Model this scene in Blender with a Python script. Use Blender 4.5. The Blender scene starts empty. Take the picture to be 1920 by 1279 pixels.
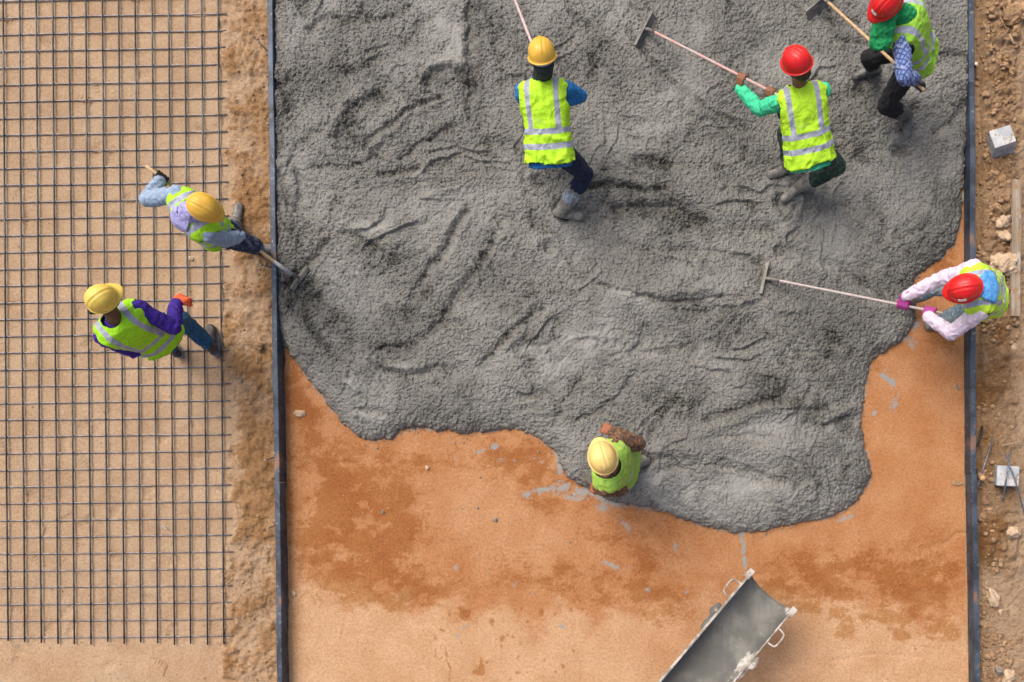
import bpy, bmesh, math, random
import numpy as np
from mathutils import Vector, Matrix, noise as mnoise
random.seed(7)
rng = np.random.default_rng(11)
SC = bpy.context.scene
COL = SC.collection

# ------------------------------------------------------------------ camera, sky, sun, exposure
S, H, NX, NY = 209.0, 8.0, 1200.0, 880.0          # ground pixels per metre, camera height, point straight below the camera
cam = bpy.data.cameras.new("camera")
cam.lens = 36 * S * H / 1920
cam.shift_x = (960 - NX) / 1920
cam.shift_y = (NY - 640) / 1920
cam.clip_end = 300
cam_ob = bpy.data.objects.new("camera", cam)
cam_ob.location = (0, 0, H)
COL.objects.link(cam_ob)
SC.camera = cam_ob

world = bpy.data.worlds.new("World")
SC.world = world
world.use_nodes = True
wn = world.node_tree
sky = wn.nodes.new("ShaderNodeTexSky")
sky.sky_type = 'NISHITA'
sky.sun_disc = False
sky.sun_elevation = math.radians(58)
sky.sun_rotation = math.radians(-40)
sky.air_density = 0.6
sky.dust_density = 6.0
sky.ozone_density = 0.6
wn.links.new(sky.outputs[0], wn.nodes["Background"].inputs[0])
wn.nodes["Background"].inputs[1].default_value = 0.15
sun = bpy.data.lights.new("sun", 'SUN')
sun.energy = 1.2
sun.angle = math.radians(34)
sun.color = (1.0, 0.965, 0.92)
sun_ob = bpy.data.objects.new("sun", sun)
sun_ob.rotation_euler = Vector((0.52, -0.62, -1.0)).to_track_quat('-Z', 'Y').to_euler()
COL.objects.link(sun_ob)
SC.view_settings.view_transform = 'Standard'
SC.view_settings.look = 'None'
SC.view_settings.gamma = 1
SC.view_settings.exposure = 0.42

# ------------------------------------------------------------------ helpers
def P(px, py, h=0.0):
    k = (H - h) / H / S
    return Vector(((px - NX) * k, (NY - py) * k, h))

def D(dx, dy, dz=0.0):
    return Vector((dx, -dy, dz)).normalized()

def tag(o, label=None, cat=None, group=None, kind=None):
    if label: o['label'] = label
    if cat: o['category'] = cat
    if group: o['group'] = group
    if kind: o['kind'] = kind
    return o

def thing(name, loc, label, cat, group=None):
    o = bpy.data.objects.new(name, None)
    o.empty_display_size = 0.1
    o.location = loc
    COL.objects.link(o)
    return tag(o, label, cat, group)

def world_loc(o):
    v = Vector((0, 0, 0))
    while o is not None:
        v += o.location
        o = o.parent
    return v

def link_mesh(name, me, mat, parent=None, frame=None, smooth=True):
    """mesh given in world coordinates (or in the coordinates of frame)"""
    o = bpy.data.objects.new(name, me)
    COL.objects.link(o)
    if mat is not None:
        me.materials.clear()
        me.materials.append(mat)
    if smooth:
        me.polygons.foreach_set("use_smooth", [True] * len(me.polygons))
    fr = frame if frame is not None else Matrix.Identity(4)
    if parent is not None:
        if frame is None:
            pl = PW[parent.name] if parent.name in PW else parent.location.copy()
            me.transform(Matrix.Translation(-pl))
            o.parent = parent
            o.location = (0, 0, 0)
            PW[o.name] = pl
        else:
            pl = PW[parent.name] if parent.name in PW else parent.location.copy()
            o.parent = parent
            o.matrix_basis = Matrix.Translation(-pl) @ fr
    return o
PW = {}

def bm_to_mesh(bm, name):
    me = bpy.data.meshes.new(name)
    bm.to_mesh(me)
    bm.free()
    return me

def frame_of(d, hint=Vector((0, 0, 1))):
    d = d.normalized()
    if abs(d.dot(hint)) > 0.97: hint = Vector((1, 0, 0))
    x = hint.cross(d).normalized()
    y = d.cross(x)
    return x, y, d

def tube(bm, pts, radii, seg=14, caps=True, flat=None):
    """closed tube through points"""
    rings = []
    n = len(pts)
    if not isinstance(radii, (list, tuple)): radii = [radii] * n
    x0 = None
    for i, p in enumerate(pts):
        d = (pts[min(i + 1, n - 1)] - pts[max(i - 1, 0)]).normalized()
        if x0 is None: x, y, _ = frame_of(d)
        else:
            x = (x0 - d * x0.dot(d)).normalized(); y = d.cross(x)
        x0 = x
        r = radii[i]
        rings.append([bm.verts.new(p + (x * math.cos(2 * math.pi * k / seg) + y * math.sin(2 * math.pi * k / seg)) * r) for k in range(seg)])
    for a, b in zip(rings[:-1], rings[1:]):
        for k in range(seg):
            bm.faces.new((a[k], a[(k + 1) % seg], b[(k + 1) % seg], b[k]))
    if caps:
        bm.faces.new(list(reversed(rings[0]))); bm.faces.new(rings[-1])
    return rings

def ball(bm, c, r, rot=None, seg=16):
    """ellipsoid, r scalar or 3 radii along the columns of rot"""
    if not isinstance(r, (list, tuple)): r = (r, r, r)
    m = Matrix.Diagonal((r[0], r[1], r[2], 1))
    if rot is not None: m = rot.to_4x4() @ m
    m = Matrix.Translation(c) @ m
    bmesh.ops.create_uvsphere(bm, u_segments=seg, v_segments=seg // 2 + 2, radius=1, matrix=m)

def capsule(bm, p0, p1, r0, r1, seg=14):
    tube(bm, [p0, p1], [r0, r1], seg)
    ball(bm, p0, r0); ball(bm, p1, r1)

def chain(bm, pts, radii):
    for i in range(len(pts) - 1):
        capsule(bm, pts[i], pts[i + 1], radii[i], radii[i + 1])

def box(bm, c, size, rot=None, bevel=0.0):
    m = Matrix.Translation(c) @ ((rot.to_4x4() if rot is not None else Matrix.Identity(4)) @ Matrix.Diagonal((size[0], size[1], size[2], 1)))
    r = bmesh.ops.create_cube(bm, size=1, matrix=m)
    if bevel > 0:
        es = list({e for v in r['verts'] for e in v.link_edges})
        bmesh.ops.bevel(bm, geom=es, offset=bevel, segments=2, affect='EDGES', profile=0.6)

def remesh(bm, voxel, smooth_iter=4, folds=0.0, fold_scale=9.0, seed=0.0, fold_fn=None):
    me0 = bm_to_mesh(bm, "tmp")
    o = bpy.data.objects.new("tmp", me0)
    COL.objects.link(o)
    m = o.modifiers.new("r", 'REMESH'); m.mode = 'VOXEL'; m.voxel_size = voxel
    if smooth_iter:
        s = o.modifiers.new("s", 'SMOOTH'); s.factor = 0.5; s.iterations = smooth_iter
    dg = bpy.context.evaluated_depsgraph_get()
    me = bpy.data.meshes.new_from_object(o.evaluated_get(dg))
    bpy.data.objects.remove(o); bpy.data.meshes.remove(me0)
    if folds > 0:
        nv = len(me.vertices)
        co = np.empty(nv * 3); me.vertices.foreach_get("co", co); co = co.reshape(-1, 3)
        no = np.empty(nv * 3); me.vertex_normals.foreach_get("vector", no); no = no.reshape(-1, 3)
        q = co * fold_scale + seed
        w = np.stack([perlin3(q + 11.3), perlin3(q + 47.1), perlin3(q + 83.7)], 1) * 0.9
        a = perlin3(q * np.array([1.0, 0.7, 1.0]) + w)
        b = perlin3(q * 2.1 + w * 1.7 + 5)
        ridge = (1 - np.abs(a) * 2.6)
        d = folds * (0.75 * ridge + 0.55 * b - 0.35)
        if fold_fn is not None: d = d * fold_fn(co)
        co = co + no * d[:, None]
        me.vertices.foreach_set("co", co.ravel())
        me.update()
    return me

# numpy gradient noise
_perm = rng.permutation(4096).astype(np.int64)
_g2 = rng.normal(size=(4096, 2)); _g2 /= np.linalg.norm(_g2, axis=1)[:, None]
_g3 = rng.normal(size=(4096, 3)); _g3 /= np.linalg.norm(_g3, axis=1)[:, None]
def _h(*a):
    r = np.zeros_like(a[0])
    for v in a: r = _perm[(r + v) & 4095]
    return r
def perlin2(x, y):
    xi = np.floor(x).astype(np.int64); yi = np.floor(y).astype(np.int64)
    fx = x - xi; fy = y - yi
    u = fx * fx * fx * (fx * (fx * 6 - 15) + 10); v = fy * fy * fy * (fy * (fy * 6 - 15) + 10)
    def g(i, j):
        gg = _g2[_h(xi + i, yi + j)]
        return gg[..., 0] * (fx - i) + gg[..., 1] * (fy - j)
    a = g(0, 0); b = g(1, 0); c = g(0, 1); d = g(1, 1)
    return (a + (b - a) * u) * (1 - v) + (c + (d - c) * u) * v
def perlin3(q):
    xi = np.floor(q).astype(np.int64); f = q - xi
    u = f * f * f * (f * (f * 6 - 15) + 10)
    r = np.zeros(len(q))
    for i in (0, 1):
        for j in (0, 1):
            for k in (0, 1):
                gg = _g3[_h(xi[:, 0] + i, xi[:, 1] + j, xi[:, 2] + k)]
                dd = gg[:, 0] * (f[:, 0] - i) + gg[:, 1] * (f[:, 1] - j) + gg[:, 2] * (f[:, 2] - k)
                w = (u[:, 0] if i else 1 - u[:, 0]) * (u[:, 1] if j else 1 - u[:, 1]) * (u[:, 2] if k else 1 - u[:, 2])
                r += w * dd
    return r
def fbm(x, y, f, oct=4, gain=0.5, off=0.0):
    r = np.zeros_like(x); a = 1.0
    for o in range(oct):
        r += a * perlin2(x * f + off + 17.1 * o, y * f - off + 5.7 * o); f *= 2.03; a *= gain
    return r
def worley(x, y):
    xi = np.floor(x).astype(np.int64); yi = np.floor(y).astype(np.int64)
    best = np.full(x.shape, 9.0)
    for i in (-1, 0, 1):
        for j in (-1, 0, 1):
            h = _h(xi + i, yi + j)
            ox = (h & 63) / 63.0; oy = (_perm[h] & 63) / 63.0
            best = np.minimum(best, (xi + i + 0.1 + 0.8 * ox - x) ** 2 + (yi + j + 0.1 + 0.8 * oy - y) ** 2)
    return np.sqrt(best)
def sstep(a, b, x):
    t = np.clip((x - a) / (b - a), 0, 1); return t * t * (3 - 2 * t)
def interp(pts, y):
    ys = [p[0] for p in pts]; xs = [p[1] for p in pts]
    return np.interp(y, ys, xs)

# ------------------------------------------------------------------ materials
class NT:
    def __init__(self, name):
        self.m = bpy.data.materials.new(name); self.m.use_nodes = True
        self.t = self.m.node_tree; self.b = self.t.nodes["Principled BSDF"]
        self._co = None
    def n(self, kind, **kw):
        nd = self.t.nodes.new(kind)
        for k, v in kw.items(): setattr(nd, k, v)
        return nd
    def l(self, a, b): self.t.links.new(a, b)
    def co(self, which='Object'):
        if self._co is None: self._co = self.n("ShaderNodeTexCoord")
        return self._co.outputs[which]
    def noise(self, scale, detail=4, rough=0.55, vec=None, dist=0.0):
        nd = self.n("ShaderNodeTexNoise"); nd.inputs['Scale'].default_value = scale
        nd.inputs['Detail'].default_value = detail; nd.inputs['Roughness'].default_value = rough
        nd.inputs['Distortion'].default_value = dist
        self.l(vec if vec is not None else self.co(), nd.inputs['Vector']); return nd.outputs['Fac']
    def vor(self, scale, feature='F1', vec=None, rand=1.0):
        nd = self.n("ShaderNodeTexVoronoi", feature=feature); nd.inputs['Scale'].default_value = scale
        nd.inputs['Randomness'].default_value = rand
        self.l(vec if vec is not None else self.co(), nd.inputs['Vector']); return nd
    def math(self, op, a, b=0.0, c=None, clamp=False):
        nd = self.n("ShaderNodeMath", operation=op); nd.use_clamp = clamp
        for i, v in enumerate([a, b] + ([c] if c is not None else [])):
            if hasattr(v, 'is_linked'): self.l(v, nd.inputs[i])
            else: nd.inputs[i].default_value = v
        return nd.outputs[0]
    def ramp(self, fac, lo, hi, a=0.0, b=1.0):
        nd = self.n("ShaderNodeMapRange"); nd.interpolation_type = 'SMOOTHSTEP'
        self.l(fac, nd.inputs[0]); nd.inputs[1].default_value = lo; nd.inputs[2].default_value = hi
        nd.inputs[3].default_value = a; nd.inputs[4].default_value = b
        return nd.outputs[0]
    def mix(self, fac, a, b, mode='MIX'):
        nd = self.n("ShaderNodeMix", data_type='RGBA', blend_type=mode)
        for s, v in ((nd.inputs[0], fac), (nd.inputs[6], a), (nd.inputs[7], b)):
            if hasattr(v, 'is_linked'): self.l(v, s)
            elif isinstance(v, (int, float)): s.default_value = v
            else: s.default_value = (*v, 1)
        return nd.outputs[2]
    def attr(self, name):
        nd = self.n("ShaderNodeAttribute", attribute_name=name); return nd.outputs['Fac']
    def bump(self, h, strength=0.5, dist=0.01, prev=None):
        nd = self.n("ShaderNodeBump"); nd.inputs['Distance'].default_value = dist
        if hasattr(strength, 'is_linked'): self.l(strength, nd.inputs['Strength'])
        else: nd.inputs['Strength'].default_value = strength
        self.l(h, nd.inputs['Height'])
        if prev is not None: self.l(prev, nd.inputs['Normal'])
        return nd.outputs[0]
    def out(self, color=None, rough=None, normal=None, metal=None, spec=None):
        for k, v in (('Base Color', color), ('Roughness', rough), ('Normal', normal), ('Metallic', metal), ('Specular IOR Level', spec)):
            if v is None: continue
            s = self.b.inputs[k]
            if hasattr(v, 'is_linked'): self.l(v, s)
            elif isinstance(v, (tuple, list)): s.default_value = (*v, 1)
            else: s.default_value = v
        return self.m

def sep(t, vec):
    nd = t.n("ShaderNodeSeparateXYZ"); t.l(vec, nd.inputs[0]); return nd.outputs

def lin(r, g, b):
    f = lambda c: ((c / 255 + 0.055) / 1.055) ** 2.4 if c > 10 else c / 255 / 12.92
    return (f(r), f(g), f(b))

MATS = {}
def cloth(name, col, rough=0.9, var=0.25, dirt=None, scale=40, weave=0.25):
    if name in MATS: return MATS[name]
    t = NT(name)
    n1 = t.noise(scale, 5); n2 = t.noise(6, 3)
    c = t.mix(t.ramp(n1, 0.3, 0.75), tuple(x * (1 - var) for x in col), tuple(min(1, x * (1 + var)) for x in col))
    if dirt is not None: c = t.mix(t.ramp(n2, 0.5, 0.72, 0, 0.8), c, dirt)
    MATS[name] = t.out(c, rough, t.bump(t.noise(160, 3), weave, 0.003, t.bump(t.noise(17, 3, .55, None, 1.2), 0.55, 0.022)))
    return MATS[name]
def plastic(name, col, rough=0.32):
    if name in MATS: return MATS[name]
    t = NT(name)
    n = t.noise(14, 5); sp = t.noise(90, 2)
    c = t.mix(t.ramp(n, 0.35, 0.7), tuple(x * 0.86 for x in col), col)
    c = t.mix(t.ramp(sp, 0.66, 0.74, 0, 0.55), c, (0.35, 0.31, 0.25))
    MATS[name] = t.out(c, t.ramp(n, 0.3, 0.7, rough + 0.18, rough), t.bump(n, 0.1, 0.004))
    return MATS[name]
def vest_mat(name, green, stripes=True, z_lo=0.04, z_hi=0.155):
    t = NT(name)
    x, y, z = sep(t, t.co())
    wob = t.math('MULTIPLY_ADD', t.noise(5, 2), 0.03, -0.015)
    x2 = t.math('ADD', x, wob); y2 = t.math('ADD', y, wob)
    def band(v, c, w): return t.math('LESS_THAN', t.math('ABSOLUTE', t.math('SUBTRACT', v, c)), w)
    n = t.noise(35, 4)
    g = t.mix(t.ramp(n, 0.3, 0.7), tuple(c * 0.86 for c in green), green)
    g = t.mix(t.ramp(t.noise(7, 5, 0.65), 0.56, 0.76, 0, 0.4), g, (0.30, 0.34, 0.12))
    if stripes:
        ax = t.math('ABSOLUTE', x2)
        v = t.math('MULTIPLY', band(ax, 0.112, 0.021), t.math('GREATER_THAN', y2, z_hi))
        m = t.math('MAXIMUM', v, t.math('MAXIMUM', band(y2, z_lo, 0.022), band(y2, z_hi, 0.022)))
        silver = t.mix(t.ramp(t.noise(20, 4), 0.3, 0.7), (0.27, 0.30, 0.36), (0.40, 0.42, 0.50))
    else:
        m = t.math('MAXIMUM', band(t.math('ADD', y2, t.math('MULTIPLY', x, 0.5)), 0.10, 0.008), band(t.math('SUBTRACT', y2, t.math('MULTIPLY', x, 0.2)), 0.17, 0.007))
        silver = (0.35, 0.50, 0.40)
    c = t.mix(m, g, silver)
    c = t.mix(t.ramp(t.noise(70, 2), 0.69, 0.74, 0, 0.8), c, (0.26, 0.25, 0.21))
    r = t.math('MULTIPLY_ADD', m, -0.25, 0.75)
    return t.out(c, r, t.bump(t.noise(60, 4), 0.3, 0.006, t.bump(t.noise(11, 3, .5, None, 1.6), 0.6, 0.028)))

MAT_STEEL_H = None
def bar_mat(name, c1, c2, rust):
    t = NT(name)
    n = t.noise(18, 5)
    c = t.mix(t.ramp(n, 0.35, 0.65), c1, c2)
    c = t.mix(t.ramp(t.noise(7, 5), 0.55, 0.68, 0, 0.7), c, rust)
    w = t.n("ShaderNodeTexWave"); w.inputs['Scale'].default_value = 30; w.inputs['Distortion'].default_value = 0.3
    t.l(t.co(), w.inputs['Vector'])
    return t.out(c, 0.42, t.bump(w.outputs['Fac'], 0.4, 0.003), 0.55)

# ---- setting materials
def soil_material():
    t = NT("soil")
    co = t.co()
    bed = t.attr("bed"); wet = t.attr("wet"); pale = t.attr("pale"); cem = t.attr("cement"); rough = t.attr("rubbly"); br = t.attr("brown")
    n1 = t.noise(3.0, 6, 0.6); n2 = t.noise(24, 5, 0.65); n3 = t.noise(110, 3, 0.7); n4 = t.noise(55, 4, 0.6)
    sand = t.mix(t.ramp(n1, 0.35, 0.65), (0.455, 0.320, 0.200), (0.53, 0.390, 0.255))
    orange = t.mix(t.ramp(n1, 0.35, 0.68), (0.480, 0.216, 0.086), (0.550, 0.285, 0.132))
    c = t.mix(bed, sand, orange)
    c = t.mix(pale, c, t.mix(t.ramp(n1, 0.3, 0.7), (0.58, 0.345, 0.18), (0.68, 0.44, 0.26)))
    brown = t.mix(t.ramp(n2, 0.3, 0.7), (0.25, 0.155, 0.082), (0.43, 0.29, 0.165))
    c = t.mix(br, c, brown)
    # wetness edges broken up by fine speckle, as damp soil is
    wsp = t.math('ADD', wet, t.math('MULTIPLY_ADD', t.math('ADD', n4, n2), 1.1, -1.1))
    wm = t.ramp(wsp, 0.16, 0.66)
    c = t.mix(wm, c, t.mix(0.74, c, (0.64, 0.45, 0.20), 'MULTIPLY'))
    c = t.mix(t.math('MULTIPLY', wm, 0.0), c, c)
    # grain
    c = t.mix(t.ramp(t.noise(42, 4, 0.7), 0.36, 0.60), t.mix(0.55, c, (0.66, 0.60, 0.52), 'MULTIPLY'), c)
    ck = t.vor(3.2, 'DISTANCE_TO_EDGE', None); c = t.mix(t.math('MULTIPLY', t.math('MULTIPLY', t.ramp(ck.outputs['Distance'], 0.0, 0.008, .5, 0), pale), t.ramp(n1, .5, .65)), c, (0.30, 0.17, 0.09))
    c = t.mix(t.ramp(n3, 0.25, 0.75, 0.0, 1.0), t.mix(0.62, c, (0.55, 0.48, 0.42), 'MULTIPLY'), c)
    c = t.mix(t.ramp(t.noise(70, 2, 0.5), 0.67, 0.76, 0, 0.7), c, (0.70, 0.52, 0.36))
    c = t.mix(t.ramp(t.noise(48, 2, 0.5), 0.69, 0.76, 0, 0.8), c, (0.10, 0.06, 0.035))
    cf = t.ramp(t.math('ADD', cem, t.math('MULTIPLY_ADD', t.math('ADD', n2, n4), 1.0, -1.0)), 0.32, 0.85)
    c = t.mix(cf, c, t.mix(n3, (0.23, 0.215, 0.19), (0.36, 0.34, 0.30)))
    b1 = t.bump(t.noise(28, 6, 0.7), t.math('MULTIPLY_ADD', rough, 0.55, 0.32), 0.03)
    b2 = t.bump(n3, 0.55, 0.008, b1)
    return t.out(c, t.math('MULTIPLY_ADD', wm, -0.12, 0.95), b2, None, 0.25)

def concrete_material():
    t = NT("wet_concrete")
    rg = t.attr("gravelly"); sm = t.attr("slick")
    n1 = t.noise(1.6, 5, 0.6); n2 = t.noise(16, 5, 0.6); n3 = t.noise(75, 4, 0.6)
    # warped coordinates so stones are irregular
    nv = t.n("ShaderNodeTexNoise"); nv.inputs['Scale'].default_value = 45; t.l(t.co(), nv.inputs['Vector'])
    add = t.n("ShaderNodeMix", data_type='VECTOR', blend_type='MIX') if False else None
    vm = t.n("ShaderNodeVectorMath", operation='MULTIPLY_ADD')
    t.l(nv.outputs['Color'], vm.inputs[0]); vm.inputs[1].default_value = (0.016, 0.016, 0.016); t.l(t.co(), vm.inputs[2])
    v1 = t.vor(62, 'SMOOTH_F1', vm.outputs[0]); v2 = t.vor(105, 'F1', vm.outputs[0]); v3 = t.vor(34, 'SMOOTH_F1', vm.outputs[0])
    c = t.mix(t.ramp(n1, 0.36, 0.64), (0.172, 0.170, 0.149), (0.235, 0.231, 0.203))
    c = t.mix(t.ramp(n2, 0.40, 0.72, 0, 0.5), c, (0.235, 0.212, 0.192))
    # individual stones and paste
    c = t.mix(t.ramp(v1.outputs['Distance'], 0.05, 0.55, 0.0, 1.0), c, t.mix(0.55, c, (0.55, 0.54, 0.52), 'MULTIPLY'))
    c = t.mix(t.ramp(n3, 0.58, 0.75, 0, 0.35), c, (0.36, 0.35, 0.32))
    c = t.mix(sm, c, t.mix(0.65, c, (0.30, 0.295, 0.265)))
    c = t.mix(rg, c, t.mix(1.0, c, t.mix(t.ramp(v1.outputs['Color'], 0.2, 0.9), (0.20, 0.20, 0.19), (0.80, 0.79, 0.74)), 'MULTIPLY'))
    inv = t.math('MULTIPLY_ADD', v1.outputs['Distance'], -1.0, 1.0)
    inv2 = t.math('MULTIPLY_ADD', v2.outputs['Distance'], -1.0, 1.0)
    inv3 = t.math('MULTIPLY_ADD', v3.outputs['Distance'], -1.0, 1.0)
    st = t.math('MULTIPLY_ADD', sm, -0.55, 0.75)
    b0 = t.bump(inv3, st, 0.016)
    b1 = t.bump(inv, st, 0.017, b0)
    b2 = t.bump(inv2, t.math('MULTIPLY', st, 0.6), 0.008, b1)
    b3 = t.bump(n3, 0.4, 0.008, b2)
    return t.out(c, t.ramp(n2, 0.3, 0.7, 0.45, 0.68), b3, None, 0.45)

M_SOIL = soil_material(); M_CONC = concrete_material()

# ------------------------------------------------------------------ form lines (world x as a function of world y)
FH = 0.155
def wline(pts, h):   # [(px,py)...] at height h -> [(y,x)...] increasing y
    w = [P(px, py, h) for px, py in pts]
    return sorted([(v.y, v.x) for v in w])
L_IN = wline([(511, 0), (515, 300), (520, 640), (524.5, 900), (529, 1279)], FH)
R_IN = wline([(1817, 0), (1819, 320), (1819.5, 640), (1820.5, 888), (1827, 1279)], FH)
def ext(l, y0=-6.0, y1=9.0):
    (ya, xa), (yb, xb) = l[0], l[-1]
    s = (xb - xa) / (yb - ya)
    return [(y0, xa + s * (y0 - ya))] + l + [(y1, xb + s * (y1 - yb))]
L_IN = ext(L_IN); R_IN = ext(R_IN)

def grid_mesh(name, X, Y, Z, attrs, keep=None):
    ny, nx = X.shape
    idx = np.arange(nx * ny).reshape(ny, nx)
    q = np.stack([idx[:-1, :-1], idx[:-1, 1:], idx[1:, 1:], idx[1:, :-1]], -1).reshape(-1, 4)
    co = np.stack([X, Y, Z], -1).reshape(-1, 3)
    if keep is not None:
        k = keep.reshape(-1)
        q = q[k[q].all(1)]
        used = np.zeros(len(co), bool); used[q.ravel()] = True
        remap = np.cumsum(used) - 1
        q = remap[q]; co = co[used]
        attrs = {n: a.reshape(-1)[used] for n, a in attrs.items()}
    me = bpy.data.meshes.new(name)
    me.vertices.add(len(co)); me.vertices.foreach_set("co", co.astype(np.float32).ravel())
    me.loops.add(len(q) * 4); me.loops.foreach_set("vertex_index", q.astype(np.int32).ravel())
    me.polygons.add(len(q))
    me.polygons.foreach_set("loop_start", np.arange(0, len(q) * 4, 4, dtype=np.int32))
    me.polygons.foreach_set("loop_total", np.full(len(q), 4, np.int32))
    me.update(calc_edges=True)
    me.polygons.foreach_set("use_smooth", np.ones(len(q), bool))
    for n, a in attrs.items():
        at = me.attributes.new(n, 'FLOAT', 'POINT')
        at.data.foreach_set("value", a.reshape(-1).astype(np.float32))
    return me

def seg_dist(X, Y, pts):
    best = np.full(X.shape, 1e9)
    for (ax, ay), (bx, by) in zip(pts[:-1], pts[1:]):
        dx, dy = bx - ax, by - ay
        t = np.clip(((X - ax) * dx + (Y - ay) * dy) / (dx * dx + dy * dy + 1e-12), 0, 1)
        best = np.minimum(best, np.hypot(X - ax - t * dx, Y - ay - t * dy))
    return best
def inside(X, Y, pts):
    r = np.zeros(X.shape, bool)
    n = len(pts)
    for i in range(n):
        (ax, ay), (bx, by) = pts[i], pts[(i + 1) % n]
        c = (ay > Y) != (by > Y)
        r ^= c & (X < (bx - ax) * (Y - ay) / (by - ay + 1e-12) + ax)
    return r
def smooth_poly(pts, n=3):
    out = pts
    for _ in range(n):
        q = []
        for a, b in zip(out[:-1], out[1:]):
            q += [(a[0] * .75 + b[0] * .25, a[1] * .75 + b[1] * .25), (a[0] * .25 + b[0] * .75, a[1] * .25 + b[1] * .75)]
        out = [out[0]] + q + [out[-1]]
    return out

EDGE = [(440, 600), (500, 625), (537, 652), (560, 690), (592, 727), (622, 767), (648, 802), (668, 819), (700, 827), (732, 822), (757, 807), (790, 803), (828, 808), (862, 814), (905, 811),
        (945, 803), (972, 805), (1002, 817), (1032, 836), (1050, 862), (1053, 884), (1078, 905), (1112, 924), (1150, 941), (1200, 949), (1240, 958), (1290, 979), (1340, 992), (1390, 1000),
        (1440, 994), (1500, 981), (1560, 968), (1592, 953), (1620, 922), (1632, 895), (1630, 868), (1621, 838), (1614, 800), (1618, 755), (1624, 700), (1644, 667), (1680, 648), (1706, 625),
        (1716, 595), (1716, 560), (1709, 535), (1714, 518), (1732, 509), (1754, 494), (1774, 476), (1787, 458), (1798, 434), (1803, 400), (1806, 330), (1811, 260), (1820, 190), (1860, 150)]
EDGE = smooth_poly(EDGE, 2)
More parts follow.
